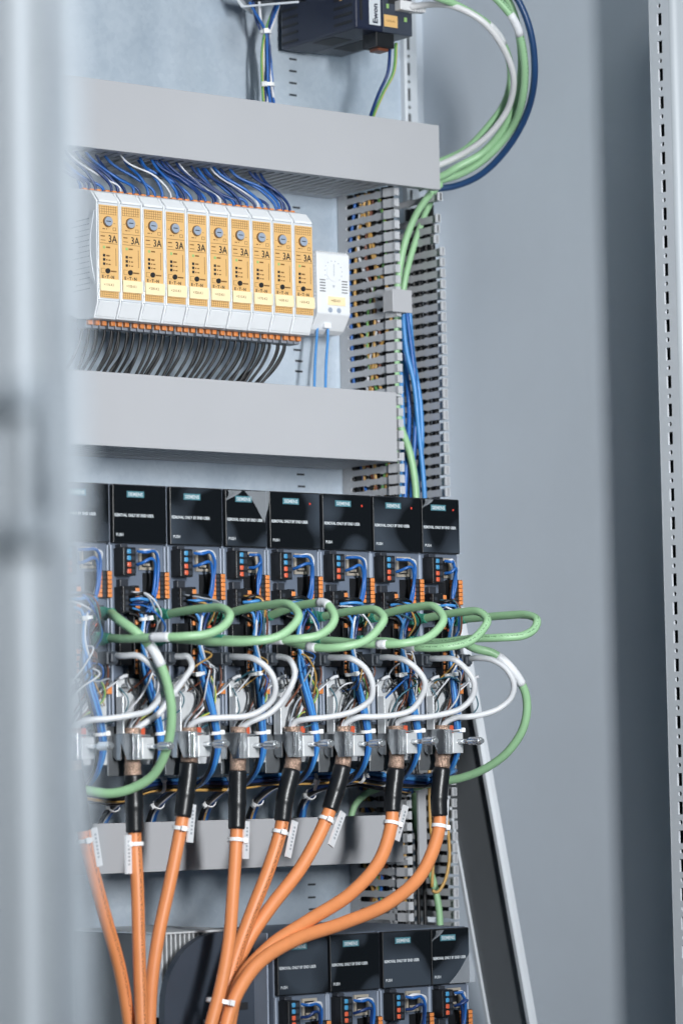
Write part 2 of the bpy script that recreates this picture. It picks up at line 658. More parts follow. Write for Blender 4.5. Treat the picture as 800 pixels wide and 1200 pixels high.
# ------------------------------------------------------------------ perforated strips
def perforated(name, width, period, z0, z1, kinds, put, m, parent=None):
    """vertical strip of given width with real holes; kinds = (offset in period, cell height, half width, half height, round)"""
    mb = MB()
    th = 2.0
    z = z0
    while z < z1:
        for (off, chh, hu, hw, rnd) in kinds:
            w0, w1 = z + off, z + off + chh
            cw, cu = (w0 + w1) / 2, width / 2
            out, hole = [], []
            cor = ((width, w1), (0, w1), (0, w0), (width, w0))
            for q in range(4):
                a, b = cor[q], cor[(q + 1) % 4]
                for k in range(4 if rnd else 1):
                    f = k / 4
                    out.append((a[0] + (b[0] - a[0]) * f, a[1] + (b[1] - a[1]) * f))
                    if rnd:
                        an = math.pi / 4 + math.pi / 2 * (q + f)
                        hole.append((cu + hu * math.cos(an), cw + hw * math.sin(an)))
                    else:
                        hole.append((cu + hu * (1 if a[0] > cu else -1), cw + hw * (1 if a[1] > cw else -1)))
            n, i = len(out), len(mb.v)
            mb.v += [put(u, w, 0) for u, w in out] + [put(u, w, 0) for u, w in hole] + [put(u, w, th) for u, w in hole]
            for k in range(n):
                k2 = (k + 1) % n
                mb.f += [(i + k, i + k2, i + n + k2, i + n + k), (i + n + k, i + n + k2, i + 2 * n + k2, i + 2 * n + k)]
                mb.s += [False, False]
        z += period
    return mb.build(name, m, parent)


# front post at the right: perforated inner face, rounded front edge
post = thing('frame_post', (361, -300, 0), 'light grey frame post with a row of punched slots at the right edge', 'frame post')
perforated('perforated_face', 24, 25, -560, 560, ((0, 15.5, 3.0, 5.6, False), (15.5, 9.5, 2.2, 2.2, True)), lambda u, w, d: (d, -u, w), 'frame_paint', post)
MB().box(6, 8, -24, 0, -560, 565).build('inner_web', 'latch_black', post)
edge = []
for k in range(9):
    a = math.pi / 2 * k / 8
    edge.append((6 - 6 * math.cos(a), -24 - 6 * math.sin(a)))
MB().prism(edge + [(70, -30), (70, -27), (3, -24)], 'z', -560, 565).build('front_edge', 'door_paint', post)
MB().prism([(0, 0), (0, 1.6), (5, 1.6), (5, 0)], 'z', -560, 565).build('rear_lip', 'frame_paint', post, bevel=0.5)

# rear rail behind the vertical duct
rail = thing('rear_rail', (342, 28, 380), 'white perforated mounting rail behind the router, above the top wiring duct', 'rail')
perforated('perforated_face', 20, 25, -900, 320, ((0, 16, 1.7, 6.2, False), (16, 9, 1.7, 1.7, True)), lambda u, w, d: (u, d, w), 'door_paint', rail)
MB().box(-10, 0, 0.2, 2.0, -900, 320).build('side_flange', 'frame_paint', rail)
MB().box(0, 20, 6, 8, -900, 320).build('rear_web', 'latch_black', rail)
MB().box(18.4, 20, 2.0, 14, -900, 320).build('side_flange', 'frame_paint', rail)

# ------------------------------------------------------------------ open door in front, far out of focus
# door leaf: built along the line of the camera-side edge of the cabinet, swung open
dr = thing('cabinet_door', (-1132.2,-1590.0,-111.2), 'pale blurred edge of the open cabinet door in the left foreground', 'door')
dr.rotation_euler.z = math.radians(-38)
MB().prism([(-50, 9), (-50, 5), (-9.5, 5), (-8, 0), (1, 0), (2, 1.5), (2, 9)], 'z', -480, 520).build('door_leaf', 'door_paint', dr, bevel=0.5)
MB().prism([(2.1, 9), (2.1, 4), (6, 6), (6, 9)], 'z', -480, 520).build('gasket', 'gasket', dr)
MB().prism([(6.1, 9), (6.1, 2), (7, 1), (13, 3), (15, 6), (15, 9)], 'z', -480, 520).build('door_lip', 'gasket_light', dr, bevel=0.4)
MB().box(-6, 5, -5, 4, -10, -2).build('lock_bracket', 'gasket_light', dr, bevel=1.0)
MB().box(-7, 1, -5, 4, 31, 39).build('lock_bracket', 'gasket_light', dr, bevel=1.0)
MB().cyl((1, -1), 'z', 2.0, -12, 41, 14).build('lock_rod', 'gasket_light', dr)

# ------------------------------------------------------------------ wiring ducts
def finger_mesh(depth, pitch, th):
    """one slotted-duct finger seen from the side: necks where it can be snapped off, a snap tab at the open edge (y: 0 at root, -depth at edge)"""
    a, b = pitch * 0.265, pitch * 0.40
    d = depth
    prof = [(0, pitch * 0.5), (-0.03 * d, pitch * 0.5), (-0.05 * d, a * 1.25), (-0.10 * d, a), (-0.33 * d, a), (-0.37 * d, b * 0.93), (-0.41 * d, a), (-0.60 * d, a),
            (-0.65 * d, b * 0.93), (-0.70 * d, a * 1.12), (-0.84 * d, a * 1.2), (-d, a * 1.2)]
    poly = prof + [(y, -w) for y, w in reversed(prof)]
    return poly


def horizontal_duct(label, x0, x1, xc, z0, z1, depth):
    """x1: right end of the body, xc: right end of the snap-on cover"""
    t = thing('wiring_duct', (x0, 0, z0), label, 'wiring duct', 'horizontal wiring ducts')
    h = z1 - z0
    L_ = x1 - x0
    MB().box(0, L_, -3.5, -1.0, 1.5, h - 1.5).build('base', 'duct_pvc', t)
    MB().box(0, L_, -10, -3.5, 1.5, 3.3).build('lower_root', 'duct_pvc', t)
    MB().box(0, L_, -10, -3.5, h - 3.3, h - 1.5).build('upper_root', 'duct_pvc', t)
    pitch = 10.0
    n = int(L_ // pitch)
    poly = finger_mesh(depth - 11, pitch, 1.8)
    fl = MB().prism([(w, y - 10) for y, w in poly], 'z', 1.5, 3.3).mesh('finger', 'duct_pvc')
    fu = MB().prism([(w, y - 10) for y, w in poly], 'z', h - 3.3, h - 1.5).mesh('finger', 'duct_pvc')
    for k in range(n):
        x = L_ - pitch * (k + 0.5)
        if x + x0 < -215:
            break
        link('finger', fl, t, (x, 0, 0))
        link('finger', fu, t, (x, 0, 0))
    c = xc - x0
    cov = MB().prism([(-depth, 0.0), (-depth, h), (-depth + 9, h), (-depth + 9, h - 1.3), (-depth + 1.6, h - 1.3), (-depth + 1.6, 1.3), (-depth + 9, 1.3), (-depth + 9, 0.0)], 'x', 0, c).build('cover', 'duct_cover', t, bevel=0.5)
    return t


horizontal_duct('wide grey wiring duct with plain cover above the yellow-faced modules, topmost of three', -330, 231, 281, 343.7, 404, 100)
horizontal_duct('grey wiring duct with plain cover between the yellow-faced modules and the upper drives', -330, 232.5, 223.5, 89.2, 152.4, 100)
horizontal_duct('grey wiring duct with plain cover behind the orange cables, lowest of three', -330, 232.5, 221, -271.4, -229.3, 100)

# vertical duct: root strips and single fingers on both sides
vd = thing('wiring_duct', (238, 0, -420), 'tall slotted grey wiring duct standing open right of the modules and drives', 'wiring duct')
VD, VH = 85.0, 770.0
MB().box(0, 58, -3.5, -1, 0, VH).build('base', 'duct_pvc', vd)
MB().box(0, 1.8, -10, -3.5, 0, VH).build('left_root', 'duct_pvc', vd)
MB().box(56.2, 58, -10, -3.5, 0, VH).build('right_root', 'duct_pvc', vd)
pitch = 10.2
poly = finger_mesh(VD - 10, pitch, 1.8)
mbL = MB().prism([(y - 10, w) for y, w in poly], 'x', 0, 1.8)
mbL.box(1.6, 5.4, -VD - 0.4, -VD + 1.4, -3.6, 3.6)
mbL.v += [(-2.0, -VD + 14, q) for q in (-3.9, 3.9)] + [(0.9, -VD + 0.6, q) for q in (-3.9, 3.9)] + [(1.0, -VD + 14, q) for q in (-3.9, 3.9)]
n0 = len(mbL.v) - 6
mbL.f += [(n0, n0 + 1, n0 + 3, n0 + 2), (n0 + 2, n0 + 3, n0 + 5, n0 + 4), (n0 + 4, n0 + 5, n0 + 1, n0), (n0, n0 + 2, n0 + 4), (n0 + 1, n0 + 5, n0 + 3)]
mbL.s += [False] * 5
fL = mbL.mesh('finger', 'duct_pvc')
mbR = MB().prism([(y - 10, w) for y, w in poly], 'x', 56.2, 58)
mbR.box(53.6, 59.2, -VD, -VD + 1.6, -3.9, 3.9)
mbR.box(57.9, 59.5, -VD + 0.2, -VD + 12, -3.7, 3.7)
fR = mbR.mesh('finger', 'duct_pvc')
k = 0
z = 6.0
while z < VH - 4:
    link('finger', fL, vd, (0, 0, z))
    if not (z > VH - 42 and k % 3 == 1):
        o = link('finger', fR, vd, (rng.uniform(-0.3, 0.3), 0, z))
        if z > VH - 55:
            o.location.x -= rng.uniform(0, 6) * MM
            o.rotation_euler.z = -rng.uniform(0, 0.09)
    z += pitch
    k += 1

# snap-in retaining clip across the vertical duct
cl = thing('duct_clip', (238, -86, 249), 'short grey retaining clip snapped across the tall slotted duct', 'clip')
MB().box(-9, 14, -5, -3, -21, 0).build('bridge', 'duct_cover', cl, bevel=0.6)
MB().box(-9, -7.4, -3, 9, -20, -1).build('hook', 'duct_cover', cl)
MB().box(12.4, 14, -3, 12, -20, -1).build('hook', 'duct_cover', cl)
cv = thing('duct_cover_piece', (247, -88, -275), 'narrow upright grey duct cover strip at the right end of the lowest wiring duct', 'duct cover')
MB().prism([(0, 0), (0, -3), (9, -3), (9, 0), (7.6, 0), (7.6, -1.6), (1.4, -1.6), (1.4, 0)], 'z', 0, 75).build('strip', 'duct_cover', cv, bevel=0.4)

# leaning channel at lower right (against the tall duct)
ch = thing('leaning_channel', (368.0,-100.0,-424.3), 'dark channel with bright metal edges leaning beside the tall duct at lower right', 'channel')
ax = math.atan2(78, 382)
ch.rotation_euler.y = -ax
MB().box(0, 2.0, 0, 58, -160, 389).build('web', 'channel_dark', ch)
MB().prism([(-5, 0.5), (-5, -4), (-2, -5.5), (3, -5.5), (5, -3), (5, 0.5), (2, 0.5), (2, -2), (-2, -2), (-2, 0.5)], 'z', -160, 390).build('edge_strip', 'frame_paint', ch, bevel=0.5)
MB().prism([(-2.5, 58), (-2.5, 62), (3, 62), (3, 58)], 'z', -160, 389).build('edge_strip', 'frame_paint', ch, bevel=0.5)

# ------------------------------------------------------------------ electronic circuit breakers (ten)
MW, MPITCH = 22.3, 23.1


def make_module():
    t = thing('circuit_breaker', (0, 0, 0), '', 'circuit breaker')
    prof = [(-20, 206), (-70, 204), (-82, 199), (-100, 196), (-108, 196.5), (-114, 210), (-114, 296), (-106, 305), (-92, 309), (-70, 313), (-20, 309)]
    MB().prism(prof, 'x', 0.25, MW).build('housing', 'module_white', t, bevel=0.6)
    # clear marker hood top and bottom steps
    MB().prism([(-114, 210.8), (-115.4, 211.5), (-115.4, 294.5), (-114, 295.5)], 'x', 0.9, MW - 0.6).build('front_frame', 'module_lens', t, bevel=0.3)
    MB().prism([(-112.5, 296.5), (-116.2, 294.6), (-116.2, 296.6), (-108, 305)], 'x', 1.6, MW - 1.4).build('hood', 'module_white', t, bevel=0.4)
    MB().prism([(-109.5, 198), (-116.0, 210.5), (-113, 211.5), (-106, 199)], 'x', 1.4, MW - 1.2).build('lower_flap', 'module_white', t, bevel=0.4)
    f = MB().box(1.7, MW - 1.5, -116.1, -115.4, 213.2, 292.5).build('front_label', 'label_orange', t)
    g = MB()
    for k in range(8):
        g.box(2.2 + k * 2.3, 2.45 + k * 2.3, -116.25, -116.1, 284.5, 291.8)
    for k in range(4):
        g.box(2.2, 19.5, -116.25, -116.1, 284.6 + k * 2.1, 284.85 + k * 2.1)
    for k in range(9):
        g.box(2.2 + k * 2.1, 2.4 + k * 2.1, -116.25, -116.1, 213.8, 218.5)
    for k in range(3):
        g.box(2.2, 19.5, -116.25, -116.1, 214.2 + k * 1.8, 214.4 + k * 1.8)
    for zz in (268.7, 259.6):
        g.box(2.2, 20, -116.25, -116.1, zz, zz + 0.35)
    g.box(3.4, 4.6, -116.25, -116.1, 277, 277.4).box(16.2, 18.0, -116.25, -116.1, 277, 277.4)
    g.box(15.5, 18.6, -116.25, -116.1, 271, 271.3).box(15.5, 18.6, -116.25, -116.1, 273.4, 273.7).box(15.5, 15.8, -116.25, -116.1, 271, 273.7).box(18.3, 18.6, -116.25, -116.1, 271, 273.7)
    g.box(5, 7.4, -116.25, -116.1, 271.6, 272.4).box(8.6, 9.4, -116.25, -116.1, 271.6, 272.4)
    g.box(3, 7.2, -116.25, -116.1, 265.3, 266.2).box(3, 7.8, -116.25, -116.1, 262, 262.5)
    g.box(8.4, 12.4, -116.25, -116.1, 255.8, 257).box(8.4, 11.8, -116.25, -116.1, 248.6, 249.9).box(8.4, 9.6, -116.25, -116.1, 245, 246.2).box(10.6, 12.6, -116.25, -116.1, 245, 246).box(8.4, 9.6, -116.25, -116.1, 241.4, 242.6).box(10.6, 12.6, -116.25, -116.1, 241.4, 242.4)
    g.box(12.8, 18.6, -116.25, -116.1, 235.6, 236.8)
    g.box(3, 7, -116.25, -116.1, 234.2, 234.45).box(3, 7, -116.25, -116.1, 238, 238.25).box(3, 3.25, -116.25, -116.1, 234.2, 238.2)
    g.box(18.0, 18.4, -116.25, -116.1, 241, 256)
    g.build('printed_marks', 'print_brown', f)
    kn = MB().cyl((10.2, 278.3), 'y', 4.7, -117.0, -116.0, 20).build('knob_ring', 'print_brown', t)
    kb = MB().cyl((10.2, 278.3), 'y', 3.8, -118.4, -117.0, 20, r2=4.2).build('knob', 'knob_grey', t)
    MB().box(7.4, 12.0, -118.55, -118.35, 278.0, 278.7).build('knob_slot', 'print_black', kb).rotation_euler = (0, 0, 0)
    lettering('3A', 6.3, 'print_black', f, (10.6, -116.2, 260.9), sx=0.86, bold=0.12)
    MB().box(5.2, 7.2, -116.5, -116.1, 255.2, 257.4).build('led', 'led_green', t)
    for zz in (248.2, 244.6, 241.0):
        MB().box(5.0, 7.2, -116.5, -116.1, zz, zz + 2.2).build('led', 'print_black', t)
    MB().cyl((9.4, 236.2), 'y', 2.2, -117.4, -116.1, 16).build('reset_button', 'print_black', t)
    lettering('E', 2.6, 'print_black', f, (3.6, -116.2, 229.9), bold=0.12)
    lettering('T', 2.6, 'print_black', f, (8.6, -116.2, 229.9), bold=0.12)
    lettering('N', 2.6, 'print_black', f, (13.4, -116.2, 229.9), bold=0.12)
    MB().box(6.8, 7.6, -116.25, -116.1, 230.6, 231.4).build('printed_marks', 'print_black', f).name = 'printed_dot'
    MB().box(11.8, 12.6, -116.25, -116.1, 230.6, 231.4).build('printed_dot', 'print_black', f)
    il = MB().box(1.3, MW - 0.9, -117.6, -116.1, 218.8, 229.2).build('marker_label', 'label_pale', t, bevel=0.3)
    # push-in terminals
    for k in range(3):
        x = 1.5 + k * 7.1
        b = MB().box(x, x + 5.8, -94, -80, 190, 199.5).build('terminal', 'terminal_grey', t, bevel=0.5)
        MB().box(x + 0.7, x + 5.1, -97.5, -92, 192.4, 198.6).build('lever', 'lever_orange', b, bevel=0.6)
        b = MB().box(x, x + 5.8, -90, -76, 303, 309.5).build('terminal', 'terminal_grey', t, bevel=0.5)
        MB().box(x + 0.7, x + 5.1, -92, -87, 307.5, 310.6).build('lever', 'lever_orange', b, bevel=0.6)
    return t, il


mod0, il0 = make_module()
MARKS = ['+110-K1', '+100-K1', '+200-K2', '+210-K1', '+320-K1', '+410-K1', '+510-K2', '+770-K2', '+600-K1', '+600-K2']
MX0 = -110.8
for i in range(10):
    t = mod0 if i == 0 else copy_tree(mod0)
    t.location = ((MX0 + i * MPITCH) * MM, 0, rng.uniform(-0.15, 0.15) * MM)
    t['label'] = 'white circuit breaker with orange-yellow 3A front label, %s of ten from the left' % ORD[i]
    t['group'] = 'row of circuit breakers'
for t in [o for o in COL.objects if o.name.startswith('circuit_breaker')]:
    i = round((t.location.x / MM - MX0) / MPITCH)
    il = [c for c in t.children if c.name.startswith('marker_label')][0]
    lettering(MARKS[i], 2.3, 'print_brown', il, (4.4, -117.65, 223.2), sx=0.95)
# printing on the outer side of the first module
first = mod0
sideprint = MB()
for k in range(14):
    z = 222 + k * 4.6
    y = -103.0
    while y < -78 - (k % 3) * 5:
        w_ = rng.uniform(0.6, 3.2)
        sideprint.box(0.1, 0.24, y, y + w_, z, z + 0.75)
        y += w_ + 0.7
sideprint.build('side_printing', 'print_grey', first)
arc = [(0.0, -112.5 - 6.5 * math.sin(math.pi * k / 14) * 0 - 0.2, 230 + 0 * k) for k in range(2)]
link('wire_bail', tube_mesh('wire_bail', [Vector((-1.2 - 4.6 * math.sin(math.pi * k / 14), -113, 226 + 4.4 * k)) for k in range(15)], 0.5, 'module_lens', 8), first)

# DIN rail that carries them
dinr = tag(MB().prism([(-2, 240), (-2, 262), (-9, 262), (-9, 267), (-10, 267), (-10, 261), (-3.2, 261), (-3.2, 241), (-10, 241), (-10, 235), (-9, 235), (-9, 240)], 'x', -300, 150).build('din_rail', 'zinc_sheet'), 'steel mounting rail behind the row of circuit breakers', 'rail')

# thermostat
th = thing('thermostat', (174, 0, 211), 'small white cabinet thermostat right of the last circuit breaker', 'thermostat')
MB().prism([(-6, 2), (-34, 0), (-40, 3), (-50, 17), (-50, 72), (-48, 74), (-6, 74)], 'x', 0, 38).build('housing', 'module_white', th, bevel=1.0)
ribs = MB()
for k in range(12):
    ribs.box(2 + k * 3, 3 + k * 3, -48, -10, 73.6, 74.9)
for k in range(17):
    ribs.box(-0.7, 0.2, -47, -14, 22 + k * 3, 23.3 + k * 3)
ribs.build('ribs', 'module_white', th)
vs_ = MB()
for k in range(5):
    vs_.box(3, 9.5, -50.2, -49.9, 37 + k * 2.6, 37.8 + k * 2.6)
    vs_.box(28.5, 35, -50.2, -49.9, 37 + k * 2.6, 37.8 + k * 2.6)
vs_.build('vent_slits', 'print_black', th)
MB().cyl((19, 56), 'y', 8.6, -50.9, -50, 32).build('dial', 'module_white', th)
mk = MB()
for k in range(12):
    a = math.radians(-45 + k * 270 / 11)
    cx, cz = 19 + 10 * math.cos(a), 56 + 10 * math.sin(a)
    mk.box(cx - 0.5, cx + 0.5, -50.15, -49.95, cz - 0.5, cz + 0.5)
mk.box(18.7, 19.3, -51.0, -50.85, 52, 63)
mk.prism([(17.6, 43.5), (20.4, 43.5), (19, 41)], 'y', -50.25, -49.95)
mk.build('dial_marks', 'print_grey', th)
MB().box(12, 32, -50.6, -50, 25, 33).build('marker_label', 'label_pale', th)
lettering('+400-K1', 2.6, 'print_brown', th, (15, -50.65, 28), sx=0.9)
for x in (14.5, 24.5):
    MB().cyl((x, 20.5), 'y', 2.4, -50.4, -49.6, 14).build('screw', 'knob_grey', th)
MB().box(11, 19, -46, -36, 4, 9).build('cable_entry', 'module_white', th, bevel=0.8)
for k, pts in enumerate(([(181.4,-40.0,220.4), (180.1,-40.0,206.9), (173.7,-45.0,182.4), (168.2,-50.0,154.2)], [(191.0,-43.0,225.4), (190.6,-43.0,207.3), (185.7,-46.0,183.0), (181.0,-50.0,154.9)])):
    wire('thermostat_wire', pts, 1.3, 'wire_brightblue', 'thin blue wire hanging from the white thermostat, %s' % ('left of two' if k == 0 else 'right of two'), 'wire', 'thermostat wires')

# ------------------------------------------------------------------ wires above and below the circuit breakers
tone = {'wire_darkblue': 'dark blue', 'wire_blue': 'blue', 'wire_white': 'white', 'wire_violet': 'violet'}
for i in range(10):
    for k in range(3):
        x = MX0 + i * MPITCH + 4.4 + k * 7.1
        for rep_ in range(2 if rng.random() < 0.45 else 1):
            m = rng.choice(['wire_darkblue'] * 8 + ['wire_blue'] * 6 + ['wire_white'] * 2 + ['wire_violet'])
            yo = rng.uniform(-6, 6)
            shf = rng.uniform(14, 50)
            xo = rep_ * 2.6
            pts = [(x + xo, -86, 306), (x + xo - 1, -86 + yo * 0.3, 313 + rng.uniform(0, 3)), (x + xo - shf * 0.35, -82 + yo, 324 + rng.uniform(-3, 5)), (x - shf * 0.8, -72 + yo, 340), (x - shf, -66 + yo, 356)]
            wire('wire', pts, 1.3 if m in ('wire_blue', 'wire_darkblue') else 0.9, m, '%s wire dropping from the top duct onto the %s circuit breaker' % (tone[m], ORD[i]), 'wire', tone[m] + ' wires over the circuit breakers')
        if not (i == 9 and k == 2):
            for rep_ in range(2 if rng.random() < 0.4 else 1):
                s2 = rng.uniform(11, 18) + 1.3 * i
                o = rep_ * 3.2
                pts = [(x + o - 1.5, -86 + o, 194), (x + o - 1.8, -86 + o, 186), (x - s2 * 0.3 + o, -84 + o + rng.uniform(-1, 1), 172), (x - s2 * 0.75, -76 + o + rng.uniform(-1.5, 1.5), 152), (x - s2, -68, 138)]
                wire('wire', pts, 1.35, 'wire_black', 'black wire dropping from the %s circuit breaker into the duct below' % ORD[i], 'wire', 'black wires under the circuit breakers')

# ------------------------------------------------------------------ servo drives
def make_drive(w):
    t = thing('servo_drive', (0, Y0, 0), '', 'servo drive')
    s = w - 55.5
    MB().box(0.4, w - 0.4, 0, 183, -150, 47.2).build('body', 'drive_body', t, bevel=1.0)
    for x0, x1 in ((0.35, 2.0), (w - 2.0, w - 0.35)):
        MB().box(x0, x1, -2.2, 0.4, -148, -3).build('edge_rib', 'drive_rib', t, bevel=0.3)
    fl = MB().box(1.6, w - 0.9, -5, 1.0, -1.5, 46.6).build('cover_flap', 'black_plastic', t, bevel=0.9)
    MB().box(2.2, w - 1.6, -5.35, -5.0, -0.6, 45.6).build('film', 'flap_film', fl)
    bx = 15 + s * 0.35
    bp = MB().box(bx, bx + 17, -5.6, -5.35, 36.0, 41.2).build('brand_plate', 'brand_teal', fl)
    lettering('SIEMENS', 3.0, 'print_white', bp, (bx + 1.2, -5.65, 37.1), sx=0.94, bold=0.08)
    lettering('REMOVAL ONLY BY END USER', 2.4, 'print_white', fl, (2.8, -5.45, 20.2), sx=0.84 if s > -5 else 0.80, bold=0.09)
    lettering('PUSH', 2.4, 'print_white', fl, (4.0, -5.45, 4.2), sx=0.9, bold=0.05)
    # upper terminal plug with four coloured push buttons
    p1 = MB().box(5, 17.4, -14, 0.2, -28.4, -5.4).build('terminal_plug', 'black_plastic', t, bevel=0.6)
    MB().box(6.4, 13.5, -8, 0.2, -5.2, -2.4).build('latch', 'dark_plastic', p1, bevel=0.4)
    for k in range(4):
        MB().box(8.2, 11.9, -15.4, -13.9, -10.8 - k * 5.35, -6.9 - k * 5.35).build('push_button', 'lever_blue' if k < 2 else 'lever_red', p1, bevel=0.7)
        MB().box(13.0, 16.2, -14.25, -13.9, -10.6 - k * 5.35, -7.1 - k * 5.35).build('wire_entry', 'dark_plastic', p1)
    # network port
    po = MB()
    x0, x1 = 29 + s * 0.8, 44.5 + s * 0.8
    po.box(x0, x1, -2, 0.2, -7.4, -5.2).box(x0, x1, -2, 0.2, -22.6, -20.4).box(x0, x0 + 2.2, -2, 0.2, -20.4, -7.4).box(x1 - 2.2, x1, -2, 0.2, -20.4, -7.4)
    po = po.build('network_port', 'port_beige', t)
    MB().box(x0 + 2.2, x1 - 2.2, -0.5, 0.1, -20.4, -7.4).build('opening', 'print_black', po)
    MB().box(x0 + 4.4, x1 - 4.4, -1.0, -0.5, -19.2, -17.4).build('contacts', 'port_beige', po)
    MB().box(33 + s, 45 + s, -0.8, 0.2, -46, -25).build('slot_recess', 'black_plastic', t)  # darkness of an open recess, put into the colour of a black box
    # double terminal strip
    ts = MB().box(40.4 + s, 55.4 + s, -6, 0.2, -46.4, -24.2).build('terminal_strip', 'black_plastic', t, bevel=0.3)
    lev = MB().box(0, 4.3, -7.6, -5.9, 0, 3.3).mesh('lever', 'lever_orange', 0.5)
    for k in range(6):
        link('lever', lev, ts, (41.0 + s, 0, -28.0 - k * 3.6))
        link('lever', lev, ts, (50.6 + s, 0, -28.0 - k * 3.6))
        MB().box(46.4 + s, 49.4 + s, -6.2, -5.9, -27.6 - k * 3.6, -25.4 - k * 3.6).build('wire_entry', 'dark_plastic', ts)
    # second plug
    p2 = MB().box(5, 17.4, -13, 0.2, -58.5, -37).build('terminal_plug', 'black_plastic', t, bevel=0.6)
    MB().box(7, 15, -6, 0.2, -36.8, -30.8).build('latch', 'dark_plastic', p2, bevel=0.5)
    for k in range(4):
        MB().box(4.8, 5.2, -11 + 0, -9.4, -42 - k * 4.6, -40.4 - k * 4.6).build('test_hole', 'plug_grey', p2)
        MB().box(7, 10, -13.25, -12.9, -43 - k * 4.6, -40.2 - k * 4.6).build('wire_entry', 'dark_plastic', p2)
    st = MB().box(17.8, 23.6, -9, 0.2, -108, -36).build('side_strip', 'black_plastic', t, bevel=0.4)
    for zz in (-40, -46.5, -53, -59.5, -66, -90, -95.5, -101, -106):
        MB().box(18.6, 22.8, -11, -8.8, zz - 1.9, zz + 1.9).build('lever', 'lever_orange', st, bevel=0.5)
    # stacked network sockets below
    ns = MB().box(35.5 + s, 50 + s, -2.5, 0.2, -84, -52).build('socket_block', 'dark_plastic', t, bevel=0.4)
    MB().box(37 + s, 48.5 + s, -2.9, -2.4, -70.8, -64.6).build('indicator_window', 'print_black', ns)
    MB().box(39 + s, 43 + s, -3.2, -2.8, -69.4, -66.8).build('indicator', 'lever_red', ns)
    # lower black connectors
    MB().box(5, 17, -7, 0.2, -101, -66).build('motor_connector', 'black_plastic', t, bevel=0.6)
    MB().box(25, 39 + s * 0.5, -9, 0.2, -113.5, -88).build('motor_connector', 'black_plastic', t, bevel=0.6)
    MB().box(28, 36 + s * 0.5, -9.4, -8.8, -112, -106).build('wire_entry', 'print_black', t)
    MB().box(42 + s, 54 + s, -4, 0.2, -113, -103).build('brake_connector', 'dark_plastic', t, bevel=0.5)
    MB().box(49.5 + s, 54.5 + s, -6, -3.8, -124, -115).build('release_tab', 'lever_orange', t, bevel=0.6)
    # galvanised shield plates
    sp = MB().box(3.2, 25.4, -4.5, -3.0, -158, -111.5).box(3.2, 4.6, -13, -4.5, -158, -126).build('shield_plate', 'zinc_sheet', t, bevel=0.4)
    for x in (9.5, 19.5):
        MB().cyl((x, -119), 'y', 3.7, -6.6, -4.5, 18, r2=3.2).build('screw', 'steel', sp)
        MB().box(x - 2.6, x + 2.6, -6.75, -6.55, -119.5, -118.5).build('screw_slot', 'print_black', sp)
    sp2 = MB().box(28.5, 51 + s, -2.4, -1.0, -181, -127).build('shield_plate', 'zinc_sheet', t, bevel=0.4)
    MB().cyl((33, -138), 'y', 3.2, -4.6, -2.4, 18, r2=2.8).build('screw', 'steel', sp2)
    MB().cyl((33, -150), 'y', 3.2, -4.6, -2.4, 18, r2=2.8).build('screw', 'steel', sp2)
    MB().box(-2, 27, 2, 4, -190, -149.5).build('support_bracket', 'steel_bracket', t, bevel=0.4)
    return t


DX = [-214.5, -158, -101.4, -45.0, 0.9, 57.0, 112.0, 166.3]
DW = [55.5, 55.5, 55.5, 45.2, 55.5, 54.5, 53.6, 44.0]
wide = make_drive(55.5)
slim = make_drive(45.0)
used = {'w': False, 's': False}
LOWX = [0.8, 56.2, 112.8, 166.8]


def place_drive(x, z, w, label, group):
    key = 's' if w < 50 else 'w'
    src = slim if key == 's' else wide
    t = src if not used[key] else copy_tree(src)
    used[key] = True
    t.location = (x * MM, Y0 * MM, z * MM)
    t['label'] = label
    t['group'] = group
    return t


drives = []
for i in range(8):
    lab = 'grey servo drive with glossy black cover flap, %s from the left in the upper row' % ORD[i]
    drives.append(place_drive(DX[i], 0, DW[i], lab, 'upper row of servo drives'))
ldrives = []
for i in range(4):
    lab = 'servo drive with black cover flap, %s from the left in the lower row' % ORD[i]
    ldrives.append(place_drive(LOWX[i], -373.4, 55 if i < 3 else 46, lab, 'lower row of servo drives'))


def film_corner(t, x, z, dx, dz, curl):
    """a peeled, curled corner of the clear film"""
    fl = [c for c in t.children if c.name.startswith('cover_flap')][0]
    n = 7
    vs, fs = [], []
    for a in range(n):
        for b in range(n - a):
            u, v = a / (n - 1), b / (n - 1)
            q = (u + v)
            vs.append((x + dx * u + 1.2 * math.sin(5 * v), -5.5 - curl * max(0, 1 - q) ** 1.3 - 0.5 * math.sin(6 * u + 3 * v) ** 2, z + dz * v))
    idx = {}
    k = 0
    for a in range(n):
        for b in range(n - a):
            idx[(a, b)] = k
            k += 1
    for a in range(n - 1):
        for b in range(n - 1 - a):
            fs.append((idx[(a, b)], idx[(a + 1, b)], idx[(a, b + 1)]))
            if (a + 1, b + 1) in idx:
                fs.append((idx[(a + 1, b)], idx[(a + 1, b + 1)], idx[(a, b + 1)]))
    me = bpy.data.meshes.new('film_corner')
    me.from_pydata([tuple(c * MM for c in p) for p in vs], [], fs)
    me.polygons.foreach_set('use_smooth', [True] * len(fs))
    me.materials.append(MATS['film_clear'])
    link('film_corner', me, fl)


for t in drives[4:]:
    fl = [c for c in t.children if c.name.startswith('cover_flap')][0]
    xr = 43 if t is not drives[7] else 36
    MB().box(xr, xr + 1.6, -5.6, -5.35, 36.2, 38.0).build('red_mark', 'print_red', fl)
film_corner(drives[3], 43, 45.5, -22, -26, 5)
film_corner(drives[3], 2.5, 45.5, 16, -9, 2)
film_corner(drives[7], 2.4, 45.5, 12, -8, 3)
film_corner(ldrives[0], 2.4, 45.5, 14, -9, 3)
film_corner(ldrives[3], 2.4, 45.5, 13, -10, 5)
film_corner(ldrives[3], 46, -0.8, -26, 26, 4)

